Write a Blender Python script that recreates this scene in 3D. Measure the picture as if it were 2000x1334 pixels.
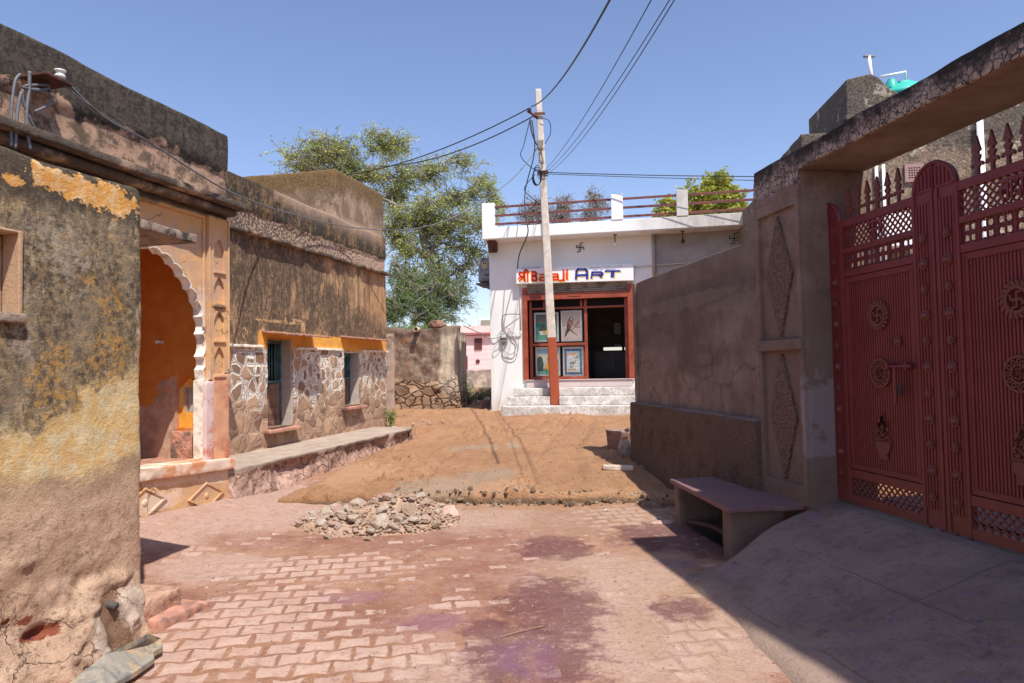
import bpy, math, random
import numpy as np
from mathutils import Vector, Matrix
random.seed(7)
for _o in list(bpy.data.objects): bpy.data.objects.remove(_o)
SC = bpy.context.scene
COL = SC.collection
# ------------------------------------------------------------------ camera
F = 1333.0
cam_d = bpy.data.cameras.new('camera'); cam = bpy.data.objects.new('camera', cam_d); COL.objects.link(cam)
cam_d.lens = 24.0; cam_d.sensor_width = 36.0; cam_d.clip_start = .05; cam_d.clip_end = 5000
cam.location = (0, 0, 1.6)
CM = Matrix.Rotation(math.radians(90)+math.atan(51/F), 3, 'X') @ Matrix.Rotation(-0.018, 3, 'Z')
cam.rotation_euler = CM.to_euler()
SC.camera = cam
# ------------------------------------------------------------------ world, sun, exposure
w = bpy.data.worlds.new("World"); SC.world = w; w.use_nodes = True
nt = w.node_tree
sky = nt.nodes.new('ShaderNodeTexSky'); sky.sky_type = 'NISHITA'; sky.sun_disc = False
TR = Vector((-.262, .514, -1.0))
sky.sun_elevation = math.radians(60); sky.sun_rotation = math.radians(153)
sky.air_density = 1.0; sky.dust_density = 1.0; sky.ozone_density = 2.5; sky.altitude = 350
bg = nt.nodes['Background']; bg.inputs['Strength'].default_value = 0.13
tint = nt.nodes.new('ShaderNodeMix'); tint.data_type = 'RGBA'; tint.blend_type = 'MULTIPLY'; tint.inputs[0].default_value = 1; tint.inputs[7].default_value = (1.20, 1.10, 1.16, 1)
nt.links.new(sky.outputs[0], tint.inputs[6]); nt.links.new(tint.outputs[2], bg.inputs['Color'])
sd = bpy.data.lights.new('sun', 'SUN'); sd.energy = 4.5; sd.angle = math.radians(.5); sd.color = (1, .955, .87)
sun = bpy.data.objects.new('sun', sd); COL.objects.link(sun)
sun.rotation_euler = TR.to_track_quat('-Z', 'Y').to_euler(); sun.location = (4, -4, 12)
SC.view_settings.view_transform = 'Standard'; SC.view_settings.look = 'None'
SC.view_settings.exposure = 0.38; SC.view_settings.gamma = 1
SC.cycles.max_bounces = 6; SC.cycles.diffuse_bounces = 4; SC.cycles.use_denoising = True
# ------------------------------------------------------------------ measuring helpers
def ray(x, y): return CM @ Vector(((x-1000)/F, -(y-667)/F, -1))
def ground(x, y, z=0):
    d = ray(x, y); return Vector((0,0,1.6)) + d*((z-1.6)/d.z)
def at(x, y, Y):
    d = ray(x, y); return Vector((0,0,1.6)) + d*(Y/d.y)
class FR:                       # a wall's own axes: s to the right, y into the wall, z up
    def __init__(s, o, ang):
        s.o = Vector((o[0], o[1], 0)); a = math.radians(ang)
        s.u = Vector((math.sin(a), math.cos(a), 0)); s.v = Vector((-s.u.y, s.u.x, 0))
        s.m = Matrix(((s.u.x, s.v.x, 0, s.o.x), (s.u.y, s.v.y, 0, s.o.y), (0,0,1,0), (0,0,0,1)))
    def pix(s, x, y, d=0):
        r = ray(x, y); c = Vector((0,0,1.6)); o = s.o + s.v*d
        t = ((o-c).dot(s.v))/r.dot(s.v); p = c + r*t
        return (p-s.o).dot(s.u), p.z
    def P(s, a, y, z): return s.o + s.u*a + s.v*y + Vector((0,0,z))
    def loc(s, p): q = Vector(p)-s.o; return q.dot(s.u), q.dot(s.v), q.z
LAM = .92
LN = FR(ground(276,1225), 14.1); LA = FR(ground(448,970,.12), 14.1)
LB = FR(ground(757,828,1.6-LAM*1.255), 14.1)
R = FR(ground(1490,955,.47), 171); G = FR(ground(1631,980,.47), 171); S = FR(ground(960,803,.5), 101.4)
W0 = FR((0,0), 90)
# ------------------------------------------------------------------ noise
def _h(i, j, k, seed):
    n = (i*374761393 + j*668265263 + k*2147483647 + seed*974634777) & 0x7fffffff
    n = ((n ^ (n >> 13))*1274126177) & 0x7fffffff
    n = n ^ (n >> 16)
    return (n & 0xffff)/65535.0
def vnoise(p, seed=0):
    p = np.asarray(p, float); f = np.floor(p).astype(np.int64); t = p-f; t = t*t*(3-2*t)
    r = 0
    for a in (0,1):
        for b in (0,1):
            for c in (0,1):
                wgt = (t[...,0] if a else 1-t[...,0])*(t[...,1] if b else 1-t[...,1])*(t[...,2] if c else 1-t[...,2])
                r = r + wgt*_h(f[...,0]+a, f[...,1]+b, f[...,2]+c, seed)
    return r
def fbm(p, scale=1., octv=4, seed=0, rough=.5):
    p = np.asarray(p, float)*scale; r = 0; a = 1; s = 0
    for o in range(octv):
        r = r + a*vnoise(p+o*17.3, seed+o); s += a; a *= rough; p = p*2.03
    return r/s
# ------------------------------------------------------------------ materials DSL
class V:
    def __init__(s, m, k): s.m = m; s.k = k
    def __add__(s, o): return s.m.math('ADD', s, o)
    __radd__ = __add__
    def __mul__(s, o): return s.m.math('MULTIPLY', s, o)
    __rmul__ = __mul__
    def __sub__(s, o): return s.m.math('SUBTRACT', s, o)
    def __rsub__(s, o): return s.m.math('SUBTRACT', o, s)
class M:
    def __init__(s, name):
        s.mat = bpy.data.materials.new(name); s.mat.use_nodes = True; s.t = s.mat.node_tree
        s.b = s.t.nodes['Principled BSDF']; s.P = V(s, s.n('ShaderNodeTexCoord').outputs['Object']); s._s = None
    def n(s, t, **kw):
        x = s.t.nodes.new(t)
        for k, v in kw.items(): setattr(x, k, v)
        return x
    def L(s, a, sock):
        if isinstance(a, V): s.t.links.new(a.k, sock)
        elif isinstance(a, (tuple, list)):
            a = tuple(a)
            sock.default_value = a+(1,) if (sock.type == 'RGBA' and len(a) == 3) else a
        else: sock.default_value = a
    def math(s, op, a, b=None, clamp=False):
        x = s.n('ShaderNodeMath', operation=op, use_clamp=clamp); s.L(a, x.inputs[0])
        if b is not None: s.L(b, x.inputs[1])
        return V(s, x.outputs[0])
    def vm(s, op, a, b=None, c=None):
        x = s.n('ShaderNodeVectorMath', operation=op); s.L(a, x.inputs[0])
        if b is not None: s.L(b, x.inputs[1])
        if c is not None: s.L(c, x.inputs[2])
        return V(s, x.outputs['Value'] if op in ('LENGTH','DOT_PRODUCT','DISTANCE') else x.outputs[0])
    def xyz(s):
        if not s._s:
            x = s.n('ShaderNodeSeparateXYZ'); s.L(s.P, x.inputs[0]); s._s = [V(s, o) for o in x.outputs]
        return s._s
    def sc(s, k, vec=None): return s.vm('MULTIPLY', vec or s.P, k)
    def noise(s, scale, detail=4, rough=.6, vec=None, dist=0, off=0, col=False):
        x = s.n('ShaderNodeTexNoise'); v = vec or s.P
        if off: v = s.vm('ADD', v, (off, off*1.7, off*.6))
        s.L(v, x.inputs['Vector']); x.inputs['Scale'].default_value = scale; x.inputs['Detail'].default_value = detail
        x.inputs['Roughness'].default_value = rough; x.inputs['Distortion'].default_value = dist
        return V(s, x.outputs['Color' if col else 'Fac'])
    def vor(s, scale, feature='F1', vec=None, out='Distance', rand=1):
        x = s.n('ShaderNodeTexVoronoi', feature=feature); s.L(vec or s.P, x.inputs['Vector'])
        x.inputs['Scale'].default_value = scale; x.inputs['Randomness'].default_value = rand
        return V(s, x.outputs[out])
    def warp(s, scale, amt, detail=2, vec=None):
        nz = s.noise(scale, detail, vec=vec, col=True)
        return s.vm('ADD', vec or s.P, s.sc((amt,)*3, s.vm('SUBTRACT', nz, (.5,.5,.5))))
    def step(s, f, a, b, lo=0., hi=1.):
        x = s.n('ShaderNodeMapRange', interpolation_type='SMOOTHSTEP'); s.L(f, x.inputs[0])
        x.inputs[1].default_value = a; x.inputs[2].default_value = b
        x.inputs[3].default_value = lo; x.inputs[4].default_value = hi
        return V(s, x.outputs[0])
    def mix(s, f, a, b, mode='MIX'):
        x = s.n('ShaderNodeMix', data_type='RGBA', blend_type=mode)
        s.L(f, x.inputs[0]); s.L(a, x.inputs[6]); s.L(b, x.inputs[7]); return V(s, x.outputs[2])
    def blobs(s, bl, vec=None):
        r = None; v = vec or s.P
        for (c, rad) in bl:
            inv = tuple(1/q if q else 0 for q in rad); off = tuple(-c[i]*inv[i] for i in range(3))
            l = 1 - s.vm('LENGTH', s.vm('MULTIPLY_ADD', v, inv, off))
            r = l if r is None else s.math('MAXIMUM', r, l)
        return r
    def mask(s, bl, scale=8, amp=1., e=.08, detail=5, off=3, bias=0, vec=None):
        return s.step(s.blobs(bl, vec) + (s.noise(scale, detail, .7, off=off)-.5)*(amp*2.4), -e+bias, e+bias)
    def attr(s, name):
        x = s.n('ShaderNodeAttribute'); x.attribute_name = name; return V(s, x.outputs['Fac'])
    def out(s, col, rough=.9, bump=None, dist=.02, metal=0, spec=None, strength=1.):
        s.L(col, s.b.inputs['Base Color']); s.L(rough, s.b.inputs['Roughness']); s.b.inputs['Metallic'].default_value = metal
        if spec is not None: s.b.inputs['Specular IOR Level'].default_value = spec
        if bump is not None:
            x = s.n('ShaderNodeBump'); x.inputs['Distance'].default_value = dist; x.inputs['Strength'].default_value = strength
            s.L(bump, x.inputs['Height']); s.t.links.new(x.outputs[0], s.b.inputs['Normal'])
        return s.mat
def wb(fr, lst, d=0):           # stain patches measured on the photograph, turned into places on the wall
    r = []
    for (cx, cy, rx, ry) in lst:
        c = fr.pix(cx, cy, d); a = fr.pix(cx+rx, cy, d); b = fr.pix(cx, cy+ry, d)
        r.append(((c[0], 0, c[1]), (abs(a[0]-c[0]), 0, abs(b[1]-c[1]))))
    return r
def gb(lst, z=0):
    r = []
    for (cx, cy, rx, ry) in lst:
        c = ground(cx, cy, z); a = ground(cx+rx, cy, z); b = ground(cx, cy-ry, z); b2 = ground(cx, cy+ry, z)
        r.append(((c.x, (b.y+b2.y)/2, 0), (abs(a.x-c.x), (b.y-b2.y)/2, 0)))
    return r
def simple(name, col, var=.25, scale=12, rough=.8, bump=.3, bs=60, dist=.004, metal=0, dirt=None, dscale=3):
    m = M(name); n1 = m.noise(scale, 5); c = m.mix(m.step(n1, .3, .7), tuple(q*(1-var) for q in col), tuple(min(1, q*(1+var)) for q in col))
    if dirt: c = m.mix(m.step(m.noise(dscale, 6, .7, off=9), .48, .62), c, dirt)
    return m.out(c, rough, m.noise(bs, 4) if bump else None, dist, metal)
# ------------------------------------------------------------------ mesh helpers
class MB:
    def __init__(s): s.v = []; s.f = []; s.a = None
    def add(s, vs, fs):
        o = len(s.v); s.v.extend([tuple(q) for q in vs]); s.f.extend([tuple(i+o for i in f) for f in fs]); return s
    def box(s, x0, x1, y0, y1, z0, z1):
        return s.add([(x0,y0,z0),(x1,y0,z0),(x1,y1,z0),(x0,y1,z0),(x0,y0,z1),(x1,y0,z1),(x1,y1,z1),(x0,y1,z1)],
            [(0,3,2,1),(4,5,6,7),(0,1,5,4),(1,2,6,5),(2,3,7,6),(3,0,4,7)])
    def hexa(s, p):             # 4 bottom (ccw) + 4 top
        return s.add(p, [(0,3,2,1),(4,5,6,7),(0,1,5,4),(1,2,6,5),(2,3,7,6),(3,0,4,7)])
    def prism(s, poly, y0, y1):  # polygon in (x,z)
        n = len(poly); A = sum(poly[i][0]*poly[(i+1)%n][1]-poly[(i+1)%n][0]*poly[i][1] for i in range(n))
        if A < 0: poly = poly[::-1]
        vs = [(x,y0,z) for x,z in poly]+[(x,y1,z) for x,z in poly]
        return s.add(vs, [tuple(range(n)), tuple(range(2*n-1, n-1, -1))]+[(i, i+n, (i+1)%n+n, (i+1)%n) for i in range(n)])
    def prismx(s, poly, x0, x1):  # polygon in (y,z)
        n = len(poly); A = sum(poly[i][0]*poly[(i+1)%n][1]-poly[(i+1)%n][0]*poly[i][1] for i in range(n))
        if A > 0: poly = poly[::-1]
        vs = [(x0,y,z) for y,z in poly]+[(x1,y,z) for y,z in poly]
        return s.add(vs, [tuple(range(n)), tuple(range(2*n-1, n-1, -1))]+[(i, i+n, (i+1)%n+n, (i+1)%n) for i in range(n)])
    def tube(s, pts, r, seg=8, caps=True):
        pts = [Vector(p) for p in pts]; n = len(pts); rs = r if isinstance(r, (list, tuple)) else [r]*n
        vs = []; fs = []; up = None
        for i, p in enumerate(pts):
            t = (pts[min(i+1,n-1)]-pts[max(i-1,0)])
            t = t.normalized() if t.length > 1e-9 else Vector((0,0,1))
            if up is None: up = t.orthogonal().normalized()
            else:
                up = up - t*up.dot(t); up = up.normalized() if up.length > 1e-6 else t.orthogonal().normalized()
            b = t.cross(up)
            for k in range(seg):
                a = 2*math.pi*k/seg; vs.append(p + (up*math.cos(a)+b*math.sin(a))*rs[i])
        for i in range(n-1):
            for k in range(seg):
                fs.append((i*seg+k, i*seg+(k+1)%seg, (i+1)*seg+(k+1)%seg, (i+1)*seg+k))
        if caps: fs += [tuple(range(seg-1,-1,-1)), tuple(range((n-1)*seg, n*seg))]
        return s.add(vs, fs)
    def lathe(s, c, prof, seg=20, axis='z', close=True):
        vs = []; fs = []; c = Vector(c)
        for (r, h) in prof:
            for k in range(seg):
                a = 2*math.pi*k/seg; x, y = r*math.cos(a), r*math.sin(a)
                q = {'z': (x,y,h), 'y': (x,-h,y)}[axis]; vs.append(c+Vector(q))
        n = len(prof)
        for i in range(n-1):
            for k in range(seg):
                fs.append((i*seg+k, i*seg+(k+1)%seg, (i+1)*seg+(k+1)%seg, (i+1)*seg+k))
        if close: fs += [tuple(range(seg-1,-1,-1)), tuple(range((n-1)*seg, n*seg))]
        return s.add(vs, fs)
    def rot(s, ang, axis='Z', c=(0,0,0)):
        m = Matrix.Rotation(ang, 3, axis); c = Vector(c)
        s.v = [tuple(m@(Vector(p)-c)+c) for p in s.v]; return s
    def move(s, d): s.v = [(p[0]+d[0], p[1]+d[1], p[2]+d[2]) for p in s.v]; return s
    def build(s, name, mat, parent=None, fr=None, smooth=False, attrs=None, bevel=0, base=None):
        me = bpy.data.meshes.new(name); V_ = np.array(s.v, float)
        if base is not None: V_ = V_-np.array(base)
        me.from_pydata(V_.tolist() if len(V_) < 50000 else V_, [], s.f); me.materials.append(mat)
        if smooth: me.polygons.foreach_set('use_smooth', [True]*len(me.polygons))
        if attrs:
            for k, a in attrs.items():
                at_ = me.attributes.new(k, 'FLOAT', 'POINT'); at_.data.foreach_set('value', np.asarray(a, np.float32).ravel())
        me.update()
        o = bpy.data.objects.new(name, me); COL.objects.link(o)
        if parent: o.parent = parent
        elif fr is not None:
            o.matrix_world = fr.m @ Matrix.Translation(Vector(base)) if base is not None else fr.m
        elif base is not None: o.location = base
        if bevel:
            b = o.modifiers.new('bevel', 'BEVEL'); b.width = bevel; b.segments = 2; b.limit_method = 'ANGLE'
        return o
def tag(o, label=None, cat=None, group=None, kind=None):
    if label: o['label'] = label
    if cat: o['category'] = cat
    if group: o['group'] = group
    if kind: o['kind'] = kind
    return o
def thing(name, label, cat, fr=None, loc=(0,0,0), group=None):
    o = bpy.data.objects.new(name, None); COL.objects.link(o); o.empty_display_size = .2
    o.matrix_world = (fr.m if fr else Matrix.Identity(4)) @ Matrix.Translation(Vector(loc))
    return tag(o, label, cat, group)
def lines(a, b, res, r, extra=()):
    L = b-a; n = max(1, int(math.ceil((L-2*r)/res))) if L > 2*r else 1
    xs = ([a, a+.3*r, a+r] if r else [a]) + [a+r+(L-2*r)*i/n for i in range(1, n)] + ([b-r, b-.3*r, b] if r else [b])
    xs = [x for x in xs if all(abs(x-e) > 1e-4 for e in extra)] + [e for e in extra if a < e < b]
    return sorted(xs)
def rbox(x0, x1, y0, y1, z0, z1, res=.05, r=.015, amp=.004, freq=6, seed=0, resy=None, holes=(), depth=.15, fn=None, octv=4, resx=None, resz=None, warp=.0):
    """box of fine quads with rounded edges, uneven faces and openings (holes) in the face y0; fn(p) moves points"""
    hx = [h[0] for h in holes]+[h[1] for h in holes]; hz = [h[2] for h in holes]+[h[3] for h in holes]
    X = lines(x0, x1, resx or res, r, hx); Y = lines(y0, y1, resy or res, r); Z = lines(z0, z1, resz or res, r, hz)
    idx = {}; vs = []; fs = []
    def vid(i, j, k):
        q = (i, j, k)
        if q not in idx: idx[q] = len(vs); vs.append((X[i], Y[j], Z[k]))
        return idx[q]
    nx, ny, nz = len(X)-1, len(Y)-1, len(Z)-1
    def inh(i, k):
        cx = (X[i]+X[i+1])/2; cz = (Z[k]+Z[k+1])/2
        return any(h[0] < cx < h[1] and h[2] < cz < h[3] for h in holes)
    H = set((i, k) for i in range(nx) for k in range(nz) if inh(i, k)) if holes else set()
    for i in range(nx):
        for k in range(nz):
            if (i, k) not in H: fs.append((vid(i,0,k), vid(i+1,0,k), vid(i+1,0,k+1), vid(i,0,k+1)))
            if (i, k) not in H: fs.append((vid(i,ny,k), vid(i,ny,k+1), vid(i+1,ny,k+1), vid(i+1,ny,k)))
    for j in range(ny):
        for k in range(nz):
            fs.append((vid(0,j,k), vid(0,j,k+1), vid(0,j+1,k+1), vid(0,j+1,k)))
            fs.append((vid(nx,j,k), vid(nx,j+1,k), vid(nx,j+1,k+1), vid(nx,j,k+1)))
        for i in range(nx):
            fs.append((vid(i,j,0), vid(i,j+1,0), vid(i+1,j+1,0), vid(i+1,j,0)))
            fs.append((vid(i,j,nz), vid(i+1,j,nz), vid(i+1,j+1,nz), vid(i,j+1,nz)))
    p = np.array(vs, float)
    if r:
        lo = np.array([x0,y0,z0])+r; hi = np.array([x1,y1,z1])-r; c = np.clip(p, lo, hi); d = p-c
        l = np.linalg.norm(d, axis=1, keepdims=True); p = np.where(l > 1e-9, c+d/np.maximum(l,1e-9)*np.minimum(l, r), p)
    if amp:
        for ax in range(3): p[:, ax] += (fbm(p, freq, octv, seed+ax*31)-.5)*2*amp
    if warp:
        for ax in range(3): p[:, ax] += (fbm(p, .8, 2, seed+ax*31+7)-.5)*2*warp
    if fn: p = fn(p)
    nv = len(p); vs2 = p.tolist()
    # reveals
    for (i, k) in H:
        for (di, dk, a, b) in ((-1,0,(i,k),(i,k+1)), (1,0,(i+1,k+1),(i+1,k)), (0,-1,(i+1,k),(i,k)), (0,1,(i,k+1),(i+1,k+1))):
            if (i+di, k+dk) not in H and 0 <= i+di < nx and 0 <= k+dk < nz:
                A = vid(a[0],0,a[1]); B = vid(b[0],0,b[1])
                if A >= len(vs2) or B >= len(vs2): continue
                pa, pb = vs2[A], vs2[B]; o = len(vs2)
                vs2 += [(pa[0], y0+depth, pa[2]), (pb[0], y0+depth, pb[2])]; fs.append((A, B, o+1, o))
    mb = MB(); mb.v = [tuple(q) for q in vs2]; mb.f = fs; return mb
def rock(c, size, seed, sub=2, flat=.8):
    """an angular stone: a ball of points cut by random planes"""
    import bmesh
    bm = bmesh.new(); bmesh.ops.create_icosphere(bm, subdivisions=sub, radius=1.0)
    rnd = random.Random(seed); pl = []
    for _ in range(9):
        n = Vector((rnd.gauss(0,1), rnd.gauss(0,1), rnd.gauss(0,1))).normalized(); pl.append((n, rnd.uniform(.45,.85)))
    vs = []
    for v in bm.verts:
        p = v.co.copy()
        for n, d in pl:
            q = p.dot(n)
            if q > d: p -= n*(q-d)
        vs.append(p)
    k = Vector((size*rnd.uniform(.8,1.3), size*rnd.uniform(.7,1.1), size*flat*rnd.uniform(.6,1)))
    a = rnd.uniform(0, 6.28); m = Matrix.Rotation(a, 3, 'Z') @ Matrix.Rotation(rnd.uniform(-.4,.4), 3, 'X')
    ar = np.array([tuple(m@Vector((p.x*k.x, p.y*k.y, p.z*k.z))) for p in vs])
    ar += (fbm(ar, 4/size, 3, seed)[:, None]-.5)*size*.22
    fs = [tuple(x.index for x in f.verts) for f in bm.faces]; bm.free()
    mb = MB(); mb.add((ar+np.array(c)).tolist(), fs); return mb
def curve2d(loops, extr, name='c', bevel=0):
    """flat outline with holes, given thickness; loops in (x,z) -> MB with y from -extr to +extr"""
    cu = bpy.data.curves.new(name, 'CURVE'); cu.dimensions = '2D'; cu.fill_mode = 'BOTH'; cu.extrude = extr; cu.bevel_depth = bevel
    for lp in loops:
        sp = cu.splines.new('POLY'); sp.points.add(len(lp)-1); sp.use_cyclic_u = True
        for q, (x, z) in zip(sp.points, lp): q.co = (x, z, 0, 1)
    return cu2mb(cu)
def cu2mb(cu):
    ob = bpy.data.objects.new('tmp', cu); COL.objects.link(ob)
    dg = bpy.context.evaluated_depsgraph_get(); me = bpy.data.meshes.new_from_object(ob.evaluated_get(dg))
    mb = MB(); mb.add([(v.co.x, -v.co.z, v.co.y) for v in me.vertices], [tuple(p.vertices) for p in me.polygons])
    bpy.data.objects.remove(ob); bpy.data.meshes.remove(me); return mb
def text(txt, size, extr=.004, off=0., shear=0, sx=1., font=None, bold=0):
    cu = bpy.data.curves.new('t', 'FONT'); cu.body = txt; cu.size = size; cu.extrude = extr; cu.offset = bold; cu.shear = shear
    mb = cu2mb(cu); mb.v = [(x*sx, y, z) for x, y, z in mb.v]; return mb
def fit(mb, x0, x1, z0, z1, y):      # move and scale flat lettering into a rectangle
    a = np.array(mb.v); lo = a.min(0); hi = a.max(0)
    a[:,0] = x0+(a[:,0]-lo[0])/(hi[0]-lo[0])*(x1-x0); a[:,2] = z0+(a[:,2]-lo[2])/(hi[2]-lo[2])*(z1-z0); a[:,1] += y
    mb.v = [tuple(q) for q in a]; return mb
def strokes(sl, wd, y0, y1):       # thick flat strokes along polylines in (x,z)
    mb = MB()
    for st in sl:
        for (a, b) in zip(st[:-1], st[1:]):
            d = Vector((b[0]-a[0], b[1]-a[1])); l = d.length
            if l < 1e-6: continue
            d /= l; n = Vector((-d.y, d.x))*wd/2; e = d*wd*.35
            mb.prism([(a[0]-e.x+n.x, a[1]-e.y+n.y), (a[0]-e.x-n.x, a[1]-e.y-n.y), (b[0]+e.x-n.x, b[1]+e.y-n.y), (b[0]+e.x+n.x, b[1]+e.y+n.y)], y0, y1)
    return mb
def catenary(a, b, sag, n=24):
    a = Vector(a); b = Vector(b); return [a.lerp(b, i/n) - Vector((0,0,sag*4*(i/n)*(1-i/n))) for i in range(n+1)]
def smooth_path(pts, n=6):
    pts = [Vector(p) for p in pts]; q = [pts[0]]+pts+[pts[-1]]; out = []
    for i in range(1, len(q)-2):
        p0, p1, p2, p3 = q[i-1:i+3]
        for k in range(n):
            t = k/n; out.append(.5*((2*p1)+(p2-p0)*t+(2*p0-5*p1+4*p2-p3)*t*t+(3*p1-p0-3*p2+p3)*t**3))
    return out+[pts[-1]]
# ------------------------------------------------------------------ colours
def A(r, g, b, k=1.0):
    def f(c):
        c /= 255.0; return min(.88, (c/12.92 if c <= .04045 else ((c+.055)/1.055)**2.4)/k)
    return (f(r), f(g), f(b))
KL, KG = .95, 1.55
# ------------------------------------------------------------------ ground heights
def rbf(pts):
    P = np.array(pts, float); D = np.hypot(P[:,None,0]-P[None,:,0], P[:,None,1]-P[None,:,1]); n = len(P)
    K = D+np.eye(n)*.05; T = np.c_[np.ones(n), P[:,:2]]; Z = np.zeros((3,3))
    sol = np.linalg.solve(np.block([[K, T],[T.T, Z]]), np.r_[P[:,2], 0,0,0])
    def f(x, y):
        x = np.asarray(x, float); y = np.asarray(y, float)
        d = np.hypot(x[...,None]-P[:,0], y[...,None]-P[:,1]); return d@sol[:n]+sol[n]+sol[n+1]*x+sol[n+2]*y
    return f
dirt_h = rbf([(-2.2,8.3,.13),(0,8.2,.11),(1.5,8.0,.13),(0,9.6,.25),(-1.6,9.6,.2),(1.7,9.6,.30),(1,10.9,.36),(-1.9,11.5,.26),(-1.9,13.6,.33),(0,14,.42),
   (-.5,17.5,.49),(3,17,.47),(-2.2,18.2,.5),(3,12,.4),(-6,18,.5),(6,18,.5),(-6,40,.5),(6,40,.5),(0,30,.5),(20,30,.5),(-20,30,.5),(2.1,7.4,.12),(3,9,.3),(1.1,7.7,.10)])
street_b = rbf([(-2.4,4.4,0),(-3,5.5,.02),(-3.8,6.8,.2),(-3.4,8.2,.12),(-2.8,7.2,.05),(-2.2,6,0),(0,3,0),(0,6,0),(1.5,4,0),(1.5,6.5,0),(0,7.9,0),(-2,7.8,.02),(-1.3,0,0),(2,0,0),(-2,-6,0),(2,-6,0),(2.6,7.5,.05),(4,4,0),(-6,2,0),(-6,6,.2)])
def sm(a, b, x): t = np.clip((x-a)/(b-a), 0, 1); return t*t*(3-2*t)
def dnoise(x, y):
    p = np.stack([x, y, x*0], -1)
    cl = np.clip(fbm(p, 12, 3, 35)-.58, 0, 1)*np.clip(fbm(p, 1.3, 2, 45)-.4, 0, 1)*.9
    return (fbm(p, 1.1, 5, 5)-.5)*.11 + (fbm(p, 6, 5, 15, .6)-.5)*.055 + cl*1.2
def edge_y(x):          # where the loose earth stops above the paving
    x = np.asarray(x, float); p = np.stack([x, x*0, x*0], -1)
    e = 8.02 + (fbm(p, 1.6, 4, 3)-.5)*.45 + (fbm(p, 12, 3, 9)-.5)*.10
    e = e + np.clip(-2.05-x, 0, None)*0 
    lx = -2.45   # left of here the earth stops along the raised footpath
    return e - .25*sm(.9, 1.9, x)
def plat_edge(y): return -3.40 + (y-8.22)*math.tan(math.radians(14.1))
def street_z(x, y):
    x = np.asarray(x, float); y = np.asarray(y, float)
    a = street_b(x, y); b = dirt_h(x, y)-.12; t = sm(8.0, 9.2, y)
    z = a*(1-t)+np.minimum(b, .6)*t
    s = (x-R.o.x)*R.u.x+(y-R.o.y)*R.u.y; v = (x-R.o.x)*R.v.x+(y-R.o.y)*R.v.y
    z = z - .35*sm(-.42, -.30, v)*(1-sm(.35,.5,v))*sm(-1.15,-.95,s)*(1-sm(.75,.95,s))
    p = np.stack([x, y, x*0], -1)
    return z + (fbm(p, 1.3, 4, 2)-.5)*.03 + (fbm(p, 9, 3, 12)-.5)*.006
def dirt_z(x, y):
    x = np.asarray(x, float); y = np.asarray(y, float)
    return dirt_h(x, y)+dnoise(x, y)
def zat(x, y):
    d = float(dirt_z(x, y)) if y > float(edge_y(x)) else -9
    return max(d, float(street_z(x, y)))
def sheet(xs, ys, zf, curve=None):
    X, Y = np.meshgrid(xs, ys); Z = zf(X, Y); n, m = X.shape
    mb = MB(); mb.v = np.stack([X, Y, Z], -1).reshape(-1, 3).tolist()
    i = np.arange(n*m).reshape(n, m)
    mb.f = [tuple(q) for q in np.stack([i[:-1,:-1], i[:-1,1:], i[1:,1:], i[1:,:-1]], -1).reshape(-1, 4).tolist()]
    return mb
# ---- paving material
m = M('paving')
e1 = m.vm('DOT_PRODUCT', m.P, (.988,.156,0)); e2 = m.vm('DOT_PRODUCT', m.P, (-.156,.988,0))
cmb = m.n('ShaderNodeCombineXYZ'); Lb, Wb = .206, .165
wav = m.math('COSINE', e1*(2*math.pi/Lb))*m.math('COSINE', e2*(math.pi/Wb))*.011
m.L(e1, cmb.inputs[0]); m.L(e2-wav, cmb.inputs[1])
cv = m.warp(8, .022, 4, vec=V(m, cmb.outputs[0]))
br = m.n('ShaderNodeTexBrick'); m.L(cv, br.inputs['Vector']); br.inputs['Scale'].default_value = 1
br.inputs['Brick Width'].default_value = Lb; br.inputs['Row Height'].default_value = Wb; br.inputs['Mortar Size'].default_value = .046
br.inputs['Mortar Smooth'].default_value = 1; br.inputs['Color1'].default_value = (0,0,0,1); br.inputs['Color2'].default_value = (1,1,1,1); br.inputs['Mortar'].default_value = (.5,.5,.5,1)
prof = 1-V(m, br.outputs['Fac']); tone = V(m, br.outputs['Color'])
rowc = m.math('FLOOR', e2*(1/Wb))
big = m.noise(1.1, 5, .6, off=2); med = m.noise(5, 6, .7, off=5); fine = m.noise(40, 5, .7, off=7)
# where the mud lies thick / where the tiles show
cl = m.step(m.blobs(gb([(480,1220,190,90),(360,1290,190,90),(620,1110,200,34),(600,1290,330,60),(1370,1245,90,60),(1215,1010,90,24),(380,1085,60,10),(900,1180,60,20),(1320,1300,70,30)]))+(med-.5)*1.6+(big-.5)*1.3, -.25, .75)
mudl = m.math('MAXIMUM', 1.12-cl*.98, .10) + (med-.5)*1.0 + (tone-.5)*.45*(1-cl*.6) + (m.noise(13,5,.75,off=41)-.5)*1.1
tile = m.step(prof + (fine-.5)*.18 - mudl, -.04, .10)
pinkd = m.step(m.blobs(gb([(450,1010,260,55),(330,1060,110,40),(930,1010,130,35),(420,1110,130,30),(1160,1130,190,50),(1300,1260,260,110),(900,1310,150,40),(1000,1270,90,50),(560,980,80,15),(1290,1030,60,20)]))+(med-.5)*.9+(big-.5)*.5, -.2, .35)
brown = m.step(m.blobs(gb([(800,1050,260,28),(1000,1120,160,60),(520,1060,140,16),(1120,1010,110,35),(350,1180,120,30),(760,1200,230,50)]))+(med-.5)*.9, -.2, .4)
purp = m.mask(gb([(1075,1190,100,60),(1040,1290,130,90),(960,1230,60,20),(1080,1070,70,22),(1310,1050,110,28),(1400,1070,70,30),(1330,1190,60,22)]), 6, .9, .25)
mag = m.step(m.noise(7, 6, .75, off=31), .66, .74)*.55
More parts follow.
